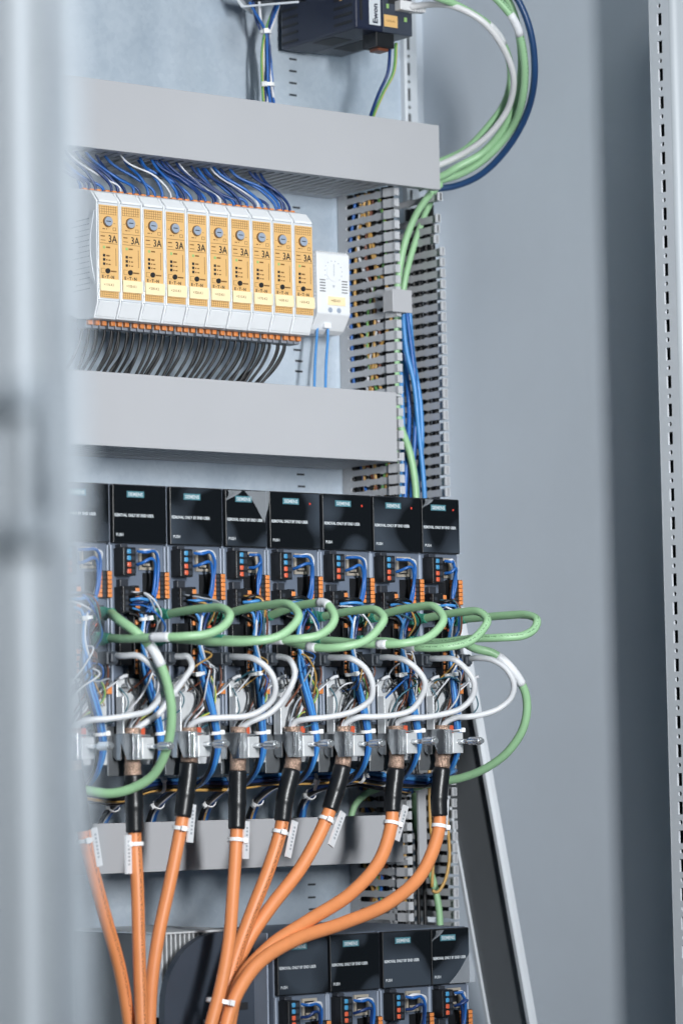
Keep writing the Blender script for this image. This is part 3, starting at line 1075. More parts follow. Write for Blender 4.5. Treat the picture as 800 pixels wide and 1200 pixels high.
# ------------------------------------------------------------------ large infeed unit below left of the lower drives
fu = thing('infeed_unit', (0, 0, -330), 'dark rounded power supply unit with heat sink behind the orange cables at bottom', 'power unit')
pr = [(-93.5, -70), (-93.2, -56)]
for k in range(11):
    a = math.pi - (math.pi / 2) * k / 10
    pr.append((-36 + 57 * math.cos(a), -50 + 59 * math.sin(a)))
pr += [(-1.5, 9.5), (-1.5, -140), (-96, -140)]
MB().prism(pr, 'y', -172, -164).build('housing', 'fan_housing', fu)
MB().box(-1.5, 0, -190, -60, -140, 7).build('side_edge', 'drive_rib', fu)
MB().box(-30, -3, -173.5, -172, -140, -40).build('front_panel', 'fan_housing', fu, bevel=0.6)
MB().box(-24, -10, -174.2, -173.4, -56, -50).box(-24, -22, -174.2, -173.4, -70, -56).build('panel_recess', 'print_black', fu)
MB().box(-55, -38, -176, -172, -100, -62).build('connector_plate', 'zinc_sheet', fu, bevel=0.6)
fin = MB().box(0, 1.5, -150, -122, -60, 8).mesh('fin', 'zinc_sheet')
for k in range(18):
    link('fin', fin, fu, (-80 + 4.6 * k, 0, 0))
MB().box(-80, -2, -122, -20, -138, 8).build('heat_sink_base', 'channel_dark', fu)
MB().box(-81, -2, -151, -20, 8.2, 10).build('heat_sink_top', 'zinc_sheet', fu, bevel=0.4)

# ------------------------------------------------------------------ router at the top
ro = thing('router', (168, -10, 477.5), 'dark navy industrial router with white name label at the top', 'router')
MB().box(0, 33, -111, 0, 0, 130).build('housing', 'router_navy', ro, bevel=2.0)
MB().box(33.2, 68, -109, -4, 0.5, 130).build('front_face', 'router_front', ro, bevel=1.0)
for k in range(6):
    MB().box(-0.35, 0.3, -106, -80, 6 + k * 7.6, 8.6 + k * 7.6).build('vent_slot', 'print_black', ro)
    MB().box(-0.35, 0.3, -26, -1.5, 4 + k * 7.6, 6.4 + k * 7.6).build('vent_slot', 'print_black', ro)
MB().box(6, 28, -70, -40, -0.35, 0.2).build('bottom_vent', 'print_black', ro)
MB().box(38, 62, -80, -30, 0.1, 0.7).build('bottom_vent', 'print_black', ro)
MB().box(5, 8, -111.5, -110.8, 8, 60).build('front_groove', 'print_black', ro)
nl = MB().box(15.5, 28.5, -111.9, -110.9, 5, 36).build('name_label', 'print_white', ro, bevel=0.3)
lettering('Ewon', 5.6, 'router_navy', nl, (24.8, -111.98, 6.5), rot=(math.pi / 2, -math.pi / 2, 0), bold=0.25, sx=1.05)
MB().box(34.5, 50, -109.6, -109, 6, 17).build('sticker', 'label_orange', ro)
lettering('+310-A1', 2.2, 'print_brown', ro, (36.5, -109.65, 10.5), sx=1.0)
MB().box(37.5, 40, -109.8, -109, 23, 27).build('led', 'led_green', ro)
MB().box(58, 61, -109.8, -109, 13, 17).build('led', 'led_green', ro)
MB().box(40, 62, -109.6, -109, 28, 48).build('network_port', 'print_black', ro)
MB().box(-0.55, 0.2, -92, -89, 28.6, 31).build('led', 'label_orange', ro)
MB().box(26, 47, -108, -88, -13, 0.4).build('power_plug', 'black_plastic', ro, bevel=0.8)
MB().box(31, 43, -104, -92, -15.5, -13).build('plug_insert', 'wire_brown', ro)
for nm, m, pts in (('dark blue', 'wire_darkblue', [(218.3,-108.0,471.9), (214.6,-108.0,443.9), (210.6,-100.0,426.8), (209.2,-90.0,409.4), (211.9,-80.0,397.2)]),
                   ('yellow and green', 'wire_earth', [(225.3,-108.0,472.8), (221.6,-108.0,445.5), (215.6,-100.0,427.3), (212.2,-90.0,408.2), (215.9,-80.0,397.6)])):
    wire('router_wire', pts, 1.5, m, '%s wire running from the router plug down into the top duct' % nm, 'wire', 'router supply wires')

# ------------------------------------------------------------------ terminal tray at top left with its bundle
tr = thing('wire_tray', (101, -30, 503), 'light grey sheet tray at the top edge with wires leaving it downward', 'tray')
tr.rotation_euler.z = math.radians(-54)
MB().prism([(0, 12), (8, 0), (62, 0), (62, 2), (10, 2), (2, 13), (2, 60), (0, 60)], 'y', -6, -4).build('front_lip', 'frame_paint', tr, bevel=0.4)
MB().box(0, 62, -6, 28, 36, 38).build('floor_plate', 'frame_paint', tr)
MB().prism([(0, 12), (8, 0), (10, 0), (2, 13)], 'y', -4, 26).build('side_lip', 'frame_paint', tr)
MB().box(14, 60, 8, 24, 8, 36).build('terminal_block', 'black_plastic', tr)
tw = [('white', 'wire_white', [(120.6,-40.0,516.8), (122.1,-40.0,496.5), (124.7,-40.0,482.7), (126.8,-38.0,465.9), (128.1,-38.0,434.6), (124.3,-45.0,413.3), (117.3,-55.0,391.3)]),
      ('yellow and green', 'wire_earth', [(143.5,-42.0,519.4), (135.3,-42.0,504.1), (126.1,-42.0,484.0), (123.3,-40.0,465.2), (122.8,-40.0,441.5), (120.4,-45.0,412.9), (113.4,-55.0,390.9)]),
      ('white', 'wire_white', [(148.5,-38.0,520.9), (140.1,-38.0,497.6), (132.5,-40.0,483.6), (130.2,-40.0,466.0), (133.4,-40.0,436.4), (133.0,-45.0,414.3), (126.0,-55.0,392.2)]),
      ('blue', 'wire_blue', [(106.8,-44.0,508.0), (114.3,-44.0,497.9), (125.4,-43.0,483.0), (126.8,-43.0,461.1), (127.2,-43.0,435.2), (127.4,-46.0,413.5), (121.1,-55.0,391.7)]),
      ('blue', 'wire_darkblue', [(116.7,-36.0,514.0), (119.4,-37.0,495.2), (126.2,-38.0,481.6), (128.7,-38.0,462.2), (127.3,-39.0,435.9), (121.6,-46.0,412.8), (115.3,-55.0,391.1)]),
      ('blue', 'wire_darkblue', [(140.0,-44.0,517.0), (131.7,-44.0,497.0), (128.3,-43.0,482.5), (129.8,-43.0,465.4), (129.0,-42.0,435.6), (129.4,-46.0,413.7), (123.1,-55.0,391.9)]),
      ('blue', 'wire_blue', [(145.4,-42.0,517.3), (133.1,-42.0,493.6), (129.7,-41.0,481.5), (134.4,-38.0,459.0), (135.9,-38.0,437.1), (131.3,-46.0,413.9), (125.0,-55.0,392.1)])]
for nm, m, pts in tw:
    wire('tray_wire', pts, 1.35, m, '%s wire in the bundle hanging from the tray at the top' % nm, 'wire', nm + ' wires of the hanging bundle')
cable_tie((126.9,-41.0,483.5), (0.05, 0, -1), 4.6, 'upper white cable tie on the bundle hanging from the tray', 'ties on the hanging bundle', head_dir=(-0.6, -1, 0), w=3.2)
cable_tie((128.7,-41.0,434.9), (0.05, 0, -1), 5.2, 'lower white cable tie on the bundle hanging from the tray', 'ties on the hanging bundle', head_dir=(-1, -0.5, 0), w=3.2)

# ------------------------------------------------------------------ looped network cables beside the router
lo = [('network_cable', 'white network cable looping right from the router into the tall duct', 'cable_white', 3.0,
       [(227.5,-126.0,502.8), (237.8,-138.0,504.1), (247.3,-165.0,498.5), (272.6,-180.0,481.6), (310.9,-170.0,446.4), (327.7,-145.0,419.3), (325.3,-118.0,396.4), (315.8,-92.0,382.0), (301.1,-72.0,372.4), (283.0,-60.0,365.3)], ()),
      ('network_cable', 'outer green network cable of the loop at upper right, with printed jacket', 'cable_green_print', 3.6,
       [(248.5,-180.0,524.6), (274.2,-185.0,509.8), (297.7,-190.0,486.0), (316.9,-180.0,454.7), (331.4,-160.0,424.3), (342.2,-130.0,401.0), (333.8,-105.0,378.5), (319.1,-85.0,364.9), (302.4,-70.0,358.4), (287.8,-60.0,352.1)], ((0.2, 0.27),)),
      ('network_cable', 'inner green network cable of the loop at upper right, dipping below the others', 'cable_green', 3.4,
       [(215.5,-165.0,506.1), (255.4,-165.0,498.8), (295.7,-165.0,481.8), (326.4,-150.0,453.4), (335.7,-130.0,426.0), (328.2,-110.0,402.9), (320.7,-90.0,386.9), (309.2,-70.0,378.4), (293.5,-60.0,372.0)], ((0.22, 0.3),)),
      ('network_cable', 'green network cable lowest in the loop, entering the duct beneath the cover', 'cable_green', 3.6,
       [(282.6,-170.0,531.3), (303.3,-175.0,509.3), (320.2,-170.0,480.7), (334.3,-155.0,445.4), (340.4,-130.0,410.5), (329.8,-105.0,383.0), (309.8,-90.0,368.9), (302.5,-80.0,362.5), (294.2,-65.0,358.4)], ()),
      ('network_cable', 'dark blue network cable, outermost of the loop at upper right', 'cable_navy', 3.2,
       [(285.0,-185.0,528.5), (303.5,-190.0,504.8), (317.0,-190.0,476.6), (330.6,-178.0,440.9), (343.9,-150.0,411.5), (344.1,-120.0,383.6), (333.6,-95.0,363.2), (318.9,-75.0,354.4), (304.8,-62.0,352.6)], ())]
for nm, lab, m, r, pts, sl in lo:
    wire(nm, pts, r, m, lab, 'cable', 'looped network cables', seg=12, sleeves=sl)
pl = thing('network_plug', (227.2,-124.0,503.1), 'pale grey network plug with ribbed boot on the router front', 'plug')
MB().box(-12, 4, -4, 5, -4, 5).build('plug_body', 'cable_white', pl, bevel=0.8)
rb = MB()
for k in range(5):
    rb.box(4 + k * 3.0, 6 + k * 3.0, -4.6 + k * 0.2, 4.6 - k * 0.2, -4.4 + k * 0.3, 4.4 - k * 0.3)
rb.box(3, 18, -3.4, 3.4, -3.2, 3.2)
rb.build('ribbed_boot', 'cable_white', pl, bevel=0.4)

# ------------------------------------------------------------------ cables inside the tall duct
dc = [('network_cable', 'green cable bending out of the top of the tall duct above the clip', 'cable_green', 3.4, [(303.2,-74.0,355.4), (291.1,-72.0,344.1), (278.4,-68.0,325.9), (266.6,-64.0,297.5), (260.8,-60.0,261.7), (262.1,-55.0,234.5), (263.4,-52.0,191.1), (257.5,-58.0,154.4), (257.7,-62.0,130.3), (267.5,-64.0,102.9), (271.3,-66.0,75.2), (272.5,-66.0,47.6)]),
      ('network_cable', 'second green cable close behind the first in the tall duct', 'cable_green', 3.0, [(308.9,-62.0,352.1), (297.1,-58.0,329.1), (283.4,-56.0,296.0), (273.9,-54.0,263.5), (272.3,-50.0,235.8), (270.3,-46.0,192.2), (267.6,-44.0,144.4), (265.1,-44.0,49.0)])]
for nm, lab, m, r, pts in dc:
    wire(nm, pts, r, m, lab, 'cable', 'green cables in the tall duct', seg=12)
bl = [[(262.8,-62.0,245.6), (262.7,-64.0,227.9), (264.4,-66.0,197.6), (271.1,-68.0,166.0), (275.1,-68.0,126.6), (279.9,-68.0,79.4), (282.8,-66.0,48.0)],
      [(270.2,-58.0,246.7), (271.1,-60.0,229.0), (273.8,-62.0,198.6), (277.0,-63.0,159.0), (274.1,-64.0,119.0), (271.6,-62.0,79.5), (271.4,-60.0,48.0)],
      [(270.6,-50.0,247.7), (272.2,-50.0,230.2), (273.6,-52.0,191.8), (276.0,-54.0,151.9), (272.3,-56.0,111.7), (268.4,-56.0,79.9), (268.2,-54.0,48.4)],
      [(275.7,-46.0,240.6), (275.9,-46.0,208.6), (272.1,-48.0,168.2), (271.5,-50.0,128.1), (269.2,-50.0,80.4), (269.0,-48.0,48.8)],
      [(275.9,-56.0,247.4), (277.5,-56.0,229.9), (278.9,-58.0,191.4), (284.4,-60.0,151.7), (285.4,-60.0,112.0), (282.1,-58.0,80.3), (280.2,-58.0,48.5)]]
for pts in bl:
    wire('wire', pts, 2.3, rng.choice(['wire_brightblue', 'wire_blue', 'wire_brightblue']), 'blue wire running down the tall slotted duct below the clip', 'wire', 'blue wires in the tall duct')
for k in range(2):
    x = 251 + k * 2.0
    wire('wire', [(x, -46 - 3 * k, 300), (x + 1, -44 - 3 * k, 200), (x + rng.uniform(-2, 2), -46 - 2 * k, 90), (x + 1, -44 - 2 * k, -40), (x + 4, -44 - 2 * k, -180), (x + 8 + k, -46 - 2 * k, -240), (x + 8 + k, -48 - 2 * k, -330)], 1.7, 'wire_black', 'black wire running down inside the tall slotted duct', 'wire', 'black wires in the tall duct')
for k in range(5):
    x = 258 + k * 3.4
    wire('wire', [(x - 4, -40 - 5 * k, -170), (x, -44 - 5 * k, -215), (x + 0.6, -46 - 5 * k, -270), (x + 1, -46 - 5 * k, -350)], 1.9, 'wire_black', 'black wire hanging in the tall duct right of the lowest wiring duct', 'wire', 'black wires low in the tall duct')
for k in range(12):
    y = -10 - 5.6 * k
    pts = [(245 + rng.uniform(-0.8, 1.2), y + rng.uniform(-3, 3), 348 - q * 110) for q in range(7)]
    wire('wire', pts, 2.7, 'wire_black', 'black wire packed behind the slots of the tall duct', 'wire', 'black wires packed in the tall duct', res=4, seg=6)
for k in range(5):  # added cables, black so that the comb gaps look shaded
    y = -24 - 8.5 * k
    pts = [(303.5 + rng.uniform(-0.8, 1.0), y + rng.uniform(-2, 2), 338 - q * 110) for q in range(7)]
    wire('cable', pts, 3.4, 'wire_black', 'added black cable darkening the gaps behind the right comb of the tall duct', 'cable', 'added black cables beside the tall duct', res=4, seg=8)
for nm, z0 in (('topmost', 350), ('middle', 97)):  # added dark filling that deepens the shade seen through the duct slots
    for k in range(7):
        y, z = -22 - 9.5 * k, z0 + 5 + 3 * (k % 3)
        pts = [(x, y + rng.uniform(-3, 3), z + rng.uniform(-1.5, 1.5)) for x in range(-220, 230, 64)]
        wire('cable', pts, 3.6, 'wire_black', 'added black cable darkening the slots of the %s horizontal wiring duct' % nm, 'cable', 'added black cables inside the %s duct' % nm, res=4, seg=6)
cols = ['wire_blue', 'wire_yellow', 'wire_brown', 'wire_yellow', 'wire_white', 'wire_earth', 'wire_black', 'wire_yellow']
nmz = {'wire_blue': 'blue', 'wire_yellow': 'orange-yellow', 'wire_brown': 'brown', 'wire_white': 'white', 'wire_earth': 'yellow and green', 'wire_black': 'black'}
for k, m in enumerate(cols):
    y = -22 - 5.5 * k
    pts = [(241.2 + rng.uniform(-0.4, 0.4), max(-76, min(-14, y + rng.uniform(-22, 22))), 345 - q * 55) for q in range(13)]
    wire('wire', pts, 1.5, m, '%s wire seen through the slots of the tall duct' % nmz[m], 'wire', nmz[m] + ' wires behind the duct slots', res=5)
wire('network_cable', [(266.8,-62.0,-210.8), (262.8,-66.0,-238.0), (269.9,-70.0,-265.3), (278.6,-72.0,-292.7), (282.3,-74.0,-316.0), (283.6,-74.0,-343.2)], 3.2, 'cable_green', 'green cable slanting down the tall duct beside the rightmost orange cable', 'cable', seg=12)
wire('network_cable', [(224.5,-60.0,-206.2), (202.9,-72.0,-209.7), (188.4,-74.0,-218.6), (183.8,-72.0,-230.7), (183.9,-70.0,-251.3)], 3.0, 'cable_green', 'short green cable arching down into the lowest wiring duct', 'cable', seg=12)
wire('wire', [(261.7,-90.0,-180.0), (259.2,-92.0,-210.9), (259.5,-92.0,-237.9), (263.4,-90.0,-265.0), (263.2,-88.0,-295.8)], 1.5, 'wire_yellow', 'yellow wire hanging left of the rightmost orange cable', 'wire')
wire('wire', [(276.3,-92.0,-211.2), (280.4,-92.0,-246.1), (280.7,-92.0,-273.2), (274.1,-92.0,-292.2), (267.4,-90.0,-300.5), (263.1,-88.0,-298.8)], 1.5, 'wire_yellow', 'yellow wire bending behind the rightmost orange cable', 'wire')

# ------------------------------------------------------------------ per-drive cabling
CDX = [-4, -3.7, -4.5, -11.5, 0, -3, 0, -3]


def dp(i, p, jit=0.0):
    """drive-local point (mm) of drive i, nudged a little"""
    s = 0.0
    if DW[i] < 50 and p[0] > 24:
        s = -9.5 * min(1, (p[0] - 24) / 12)
    if p[0] < 26:
        s += CDX[i] * min(1, max(0, (-p[2] - 132) / 22))
    return Vector((DX[i] + p[0] + s + rng.uniform(-jit, jit), Y0 + p[1] + rng.uniform(-jit, jit), p[2] + rng.uniform(-jit, jit)))


def path_of(i, pts, jit=1.5):
    n = len(pts)
    return [dp(i, p, jit if 0 < k < n - 1 else 0.0) for k, p in enumerate(pts)]


LBL = ['leftmost', 'second', 'third', 'fourth', 'fifth', 'sixth', 'seventh', 'eighth']

# blue and white control wires: from the top plug, down past the clamp and back to the harness below
trunk = [(22.3,-17.0,-99.0), (25.4,-16.0,-114.7), (30.4,-16.0,-132.6), (35.3,-15.0,-150.4), (38.2,-13.0,-168.3), (38.1,-8.0,-181.1), (42.0,8.0,-191.0), (48.7,30.0,-197.3), (51.0,50.0,-201.5)]
for i in range(8):
    ties = None
    starts = [
        ('white', 'wire_white', [(18.1,-14.5,-9.5), (23.6,-18.0,-8.1), (34.2,-16.0,-7.7), (39.3,-14.0,-10.3), (40.6,-12.0,-19.6), (37.5,-12.0,-35.5), (31.2,-14.0,-48.7), (22.5,-19.0,-61.2), (19.5,-20.0,-79.2)], (2.6, -2.2)),
        ('blue', 'wire_blue', [(18.1,-14.5,-8.7), (22.8,-19.0,-8.9), (31.7,-18.0,-8.6), (37.7,-16.0,-14.1), (38.9,-14.0,-28.4), (35.8,-14.0,-42.8), (26.7,-16.0,-56.0), (21.2,-17.0,-68.3), (20.1,-18.0,-82.6)], (0.0, -2.6)),
        ('blue', 'wire_blue', [(17.9,-14.5,-19.5), (20.0,-20.0,-18.4), (25.8,-22.0,-15.5), (31.8,-20.0,-16.6), (34.8,-17.0,-25.0), (33.5,-16.0,-39.4), (26.2,-18.0,-54.0), (21.3,-18.0,-68.3), (21.0,-18.0,-82.6)], (-2.6, 0.0)),
        ('blue', 'wire_brightblue', [(10.6,-15.0,-48.3), (14.9,-20.0,-47.8), (24.1,-22.0,-47.7), (31.8,-19.0,-48.9), (28.7,-17.0,-54.6), (22.4,-18.0,-61.9), (17.8,-20.0,-75.6), (18.5,-20.0,-86.3)], (0.2, -3.2)),
        ('blue', 'wire_brightblue', [(14.5,-12.0,-54.5), (18.6,-16.0,-57.5), (20.5,-18.0,-64.8), (21.7,-16.0,-79.0)], (-3.0, -2.0)),
        ('black', 'wire_black', [(10.8,-12.0,-58.9), (18.2,-14.0,-61.7), (23.5,-14.0,-68.1), (25.8,-13.0,-80.2)], (-3.2, 2.4)),
        ('dark blue', 'wire_darkblue', [(13.1,-14.0,-50.4), (20.8,-18.0,-49.7), (30.6,-17.0,-51.0), (32.8,-14.0,-57.2), (28.0,-14.0,-68.1), (25.8,-14.0,-86.0)], (2.2, -2.6)),
    ]
    for nm, m, pts, (ox, oy) in starts:
        full = path_of(i, pts, 0.8)
        tw_ = rng.uniform(-0.5, 0.5)
        for k, q in enumerate(trunk):
            a = 0.25 * k + tw_ * 0.2
            o = Vector((ox * math.cos(a) - oy * math.sin(a), ox * math.sin(a) + oy * math.cos(a), 0))
            if k > 4:
                o = Vector((o.x, o.y * 0.4, o.y * 0.9))
            full.append(dp(i, q) + o + Vector((rng.uniform(-0.4, 0.4),) * 3))
        wire('control_wire', full, 1.35 if m != 'wire_white' else 1.05, m, '%s control wire of the %s upper servo drive, curving down past its clamp' % (nm, LBL[i]), 'wire', '%s control wires of the upper drives' % nm, res=6)
    # black loop lying over the second plug
    wire('binding_loop', path_of(i, [(11.3,-13.0,-45.3), (12.3,-20.0,-44.3), (19.7,-22.0,-43.5), (30.0,-18.0,-45.3), (33.9,-14.0,-47.2)], 0.5), 1.4, 'wire_black', 'short black wire loop over the plug of the %s upper servo drive' % LBL[i], 'wire', 'black wire loops on the upper drives')
    # ties
    c = dp(i, (21.8,-17.0,-80.4)) if i in (0, 1) else dp(i, (19.4,-17.0,-107.6))
    if i != 4:
        cable_tie(c if i not in (0, 1) else dp(i, (23.1,-17.0,-63.3)), (0.15, 0, -1), 4.4, 'upper white cable tie on the blue wires of the %s upper servo drive' % LBL[i], 'upper ties on the drive wires', head_dir=(0.2 if i % 2 else -0.8, -1, 0))
    cable_tie(dp(i, (36.4,-14.5,-156.1)), (0.1, 0.05, -1), 4.6, 'white cable tie beside the shield clamp of the %s upper servo drive' % LBL[i], 'ties beside the shield clamps', head_dir=(1, -0.5, 0), tail=0)

# lower row control wires (only their tops show)
for i in range(4):
    for nm, m, pts in (('white', 'wire_white', [(18.1,-14.5,-9.5), (23.6,-18.0,-8.1), (34.2,-16.0,-7.7), (39.3,-14.0,-10.3), (40.6,-12.0,-19.6), (37.5,-12.0,-35.5), (31.2,-14.0,-48.7)]),
                       ('blue', 'wire_blue', [(18.1,-14.5,-8.7), (22.8,-19.0,-8.9), (31.7,-18.0,-8.6), (37.7,-16.0,-14.1), (38.9,-14.0,-28.4), (35.8,-14.0,-42.8), (26.7,-16.0,-56.0)]),
                       ('dark blue', 'wire_darkblue', [(17.9,-14.5,-19.5), (20.0,-20.0,-18.4), (25.8,-22.0,-15.5), (31.8,-20.0,-16.6), (34.8,-17.0,-25.0), (33.5,-16.0,-39.4), (26.2,-18.0,-54.0)])):
        s = -9 if i == 3 else 0
        full = [Vector((LOWX[i] + p[0] + (s if p[0] > 26 else 0), Y0 + p[1], p[2] - 373.4)) + (Vector((rng.uniform(-.8, .8), rng.uniform(-.8, .8), rng.uniform(-.8, .8))) if 0 < k else Vector()) for k, p in enumerate(pts)]
        wire('control_wire', full, 1.35, m, '%s control wire on the %s lower servo drive at the bottom edge' % (nm, LBL[i] if i else 'first'), 'wire', '%s control wires of the lower drives' % nm)

# green patch cables between neighbouring drives
def plug_parts(root, p, dark='plug_green'):
    """plug body and ribbed boot pointing out of the drive face (towards -Y) at p"""
    x, y, z = p
    MB().box(x - 5, x + 5, y - 9, y + 2, z - 5.4, z + 5.4).build('plug', dark, root, bevel=1.2)
    b = MB()
    for k in range(6):
        r = 4.7 - 0.15 * k
        b.cyl((x, z), 'y', r, y - 10.4 - 2.1 * k, y - 11.6 - 2.1 * k, 14)
    b.cyl((x, z), 'y', 3.8, y - 9, y - 23, 14, r2=3.5)
    b.build('boot', dark, root)


PU = (44.4,0.0,-59.3)
PL = (42.1,0.0,-79.5)
tips = [102, 118, 104, 100, 108, 101, 112]
rises = [2, 5, 7, 3, 6, 3, 0.5]
sags = [-2, -6, -3, -9, -6, -8, 0]
for i in range(7):
    a = dp(i, PL)          # lower socket of drive i
    b = dp(i + 1, PU)      # upper socket of the next
    f = tips[i] * 1.05 - (i % 2) * 1.0
    dz = rng.uniform(-2, 2)
    r = 3.5
    wd = b.x - a.x
    zl = a.z
    rise, sag = rises[i], sags[i]
    pts = [b + Vector((0, -20, 0)), b + Vector((0, -42, rise * 0.6)), b + Vector((1, -f * 0.62, rise)), b + Vector((1.5, -f * 0.86, rise - 1)),
           Vector((b.x - 1, b.y - f * 0.985, b.z * 0.72 + zl * 0.28)), Vector((b.x - 0.12 * wd, b.y - f, b.z * 0.36 + zl * 0.64)), Vector((b.x - 0.36 * wd, b.y - f * 0.985, zl + 1.5 + sag * 0.6)),
           Vector((b.x - 0.7 * wd, b.y - f * 0.9, zl + sag)), Vector((a.x + 0.08 * wd, a.y - f * 0.68, zl + sag * 0.9)), a + Vector((0, -42, -1.5)), a + Vector((0, -20, 0))]
    sl = [((0.74, 0.80),), (), ((0.26, 0.32), (0.74, 0.80)), ((0.78, 0.81),), ((0.74, 0.77),), ((0.80, 0.84),), ()][i]
    o, path = wire('patch_cable', pts, r, 'cable_green_print' if i >= 5 else 'cable_green', 'green patch cable looping forward between the %s and %s upper servo drives' % (LBL[i], LBL[i + 1]), 'cable', 'green patch cables of the drives', seg=14, sleeves=sl, res=10)
    plug_parts(o, a)
    plug_parts(o, b)
o, path = wire('patch_cable', [dp(7, PL) + Vector((0, -20, 0)), (200.9,-228.0,-85.4), (213.6,-238.0,-90.2), (228.6,-245.0,-104.4), (243.7,-245.0,-126.6), (247.1,-238.0,-152.4), (242.6,-222.0,-174.3), (235.5,-200.0,-188.8), (227.0,-175.0,-197.4), (218.3,-150.0,-200.7), (205.2,-130.0,-205.6)], 3.7, 'cable_green', 'long green cable arcing right and down from the last upper servo drive', 'cable', seg=14, res=10, sleeves=((0.22, 0.36),))
plug_parts(o, dp(7, PL))
o, path = wire('patch_cable', [dp(0, PU) + Vector((0, -20, 0)), (-176.1,-236.0,-66.3), (-171.1,-250.0,-75.7), (-159.1,-256.0,-89.4), (-147.7,-258.0,-113.1), (-140.3,-255.0,-140.2), (-137.9,-245.0,-167.1), (-141.1,-230.0,-189.3), (-151.6,-215.0,-199.9), (-163.8,-200.0,-203.7), (-176.7,-185.0,-200.6)], 3.9, 'cable_green', 'long green cable hanging down in front of the second upper servo drive', 'cable', seg=14, res=10, sleeves=((0.28, 0.36),))
plug_parts(o, dp(0, PU))

# grey encoder cables with their plugs
for i in range(8):
    pts = path_of(i, [(47.1,-19.0,-93.9), (47.2,-34.0,-93.8), (52.3,-46.0,-95.7), (61.9,-52.0,-103.7), (69.1,-54.0,-115.9), (69.3,-50.0,-128.6), (61.9,-44.0,-138.4), (50.2,-38.0,-142.5), (33.9,-31.0,-144.4), (21.3,-24.0,-144.9), (15.8,-17.0,-148.9), (14.1,-13.0,-157.4), (13.8,-13.0,-171.6)], 0.8)
    if i == 1:
        pts = path_of(i, [(47.1,-19.0,-93.9), (49.2,-28.0,-94.3), (54.3,-33.0,-95.2), (57.1,-34.0,-100.9), (52.0,-32.0,-111.6), (42.1,-28.0,-125.8), (30.1,-22.0,-140.6), (19.3,-17.0,-150.4), (14.1,-13.0,-158.8), (13.8,-13.0,-171.6)], 1.0)
    if i == 3:
        pts = path_of(i, [(47.1,-19.0,-93.9), (48.5,-30.0,-93.7), (51.3,-38.0,-96.8), (54.0,-40.0,-106.9), (50.7,-38.0,-119.0), (43.5,-33.0,-130.9), (31.6,-27.0,-140.7), (19.6,-19.0,-149.0), (14.1,-13.0,-158.8), (13.8,-13.0,-171.6)], 1.0)
    o, path = wire('encoder_cable', pts, 2.6, 'cable_grey', 'pale grey cable curving from the %s upper servo drive to its clamp' % LBL[i], 'cable', 'grey encoder cables', seg=12, res=8)
    q = dp(i, (44.5,0.0,-95.4))
    MB().box(q.x - 5, q.x + 5.5, Y0 - 21, Y0 + 1, q.z - 5.4, q.z + 5.4).build('plug', 'plug_grey', o, bevel=1.0)
    MB().box(q.x - 3.6, q.x + 4, Y0 - 25, Y0 - 21, q.z - 4, q.z + 4).build('strain_relief', 'plug_grey', o, bevel=1.4)

# thin conductors fanning out above the clamps
thin = [('brown', 'wire_brown', 0.85, [(22.6,-11.0,-88.8), (27.7,-16.0,-93.2), (30.3,-17.0,-104.0), (27.9,-15.0,-118.2), (22.0,-14.0,-132.5), (14.5,-14.0,-146.7), (10.5,-13.0,-160.9)]),
        ('grey', 'wire_grey', 0.95, [(22.3,-10.0,-95.2), (29.1,-14.0,-99.6), (32.7,-16.0,-111.1), (30.5,-15.0,-123.2), (21.1,-14.0,-133.2), (12.7,-14.0,-146.7), (9.6,-13.0,-161.6)]),
        ('yellow and green', 'wire_earth', 0.95, [(22.0,-9.0,-103.0), (28.2,-15.0,-106.1), (34.7,-18.0,-114.7), (38.0,-18.0,-126.2), (30.4,-17.0,-136.2), (20.3,-16.0,-142.5), (16.2,-14.0,-153.1), (14.9,-13.0,-163.1)]),
        ('white', 'wire_white', 0.75, [(59.0,-9.0,-113.0), (43.7,-12.0,-120.3), (30.1,-13.0,-128.9), (19.2,-14.0,-139.6), (12.6,-14.0,-150.3), (11.3,-13.0,-161.6)]),
        ('black', 'wire_black', 0.9, [(26.1,-12.0,-98.8), (29.8,-14.0,-108.9), (27.7,-14.0,-121.8), (19.1,-13.0,-134.6), (12.6,-13.0,-147.4), (10.5,-13.0,-161.6)]),
        ('teal', 'wire_teal', 0.6, [(60.4,-7.0,-118.7), (65.2,-10.0,-127.4), (62.5,-12.0,-137.6), (46.3,-15.0,-145.5), (29.1,-16.0,-149.0), (18.8,-14.0,-154.6), (14.9,-13.0,-163.1)])]
thin += [('white', 'wire_white', 0.9, [(21.7,-14.0,-107.5), (27.9,-15.0,-116.8), (31.1,-14.0,-127.5), (24.5,-13.0,-137.5), (16.1,-13.0,-148.8), (13.1,-13.0,-161.6)]),
         ('black', 'wire_black', 1.0, [(11.9,-8.0,-104.5), (13.2,-12.0,-114.6), (20.2,-13.0,-125.3), (18.3,-14.0,-139.6), (10.8,-14.0,-151.7), (7.7,-13.0,-163.0)]),
         ('grey', 'wire_grey', 0.9, [(54.2,-8.0,-114.4), (38.2,-12.0,-123.1), (25.5,-13.0,-133.2), (18.1,-14.0,-144.6), (14.9,-13.0,-161.6)]),
         ('brown', 'wire_brown', 0.8, [(43.8,-8.0,-92.8), (45.9,-12.0,-103.8), (43.0,-13.0,-118.2), (31.0,-14.0,-132.5), (18.1,-14.0,-146.7), (13.1,-13.0,-161.6)])]
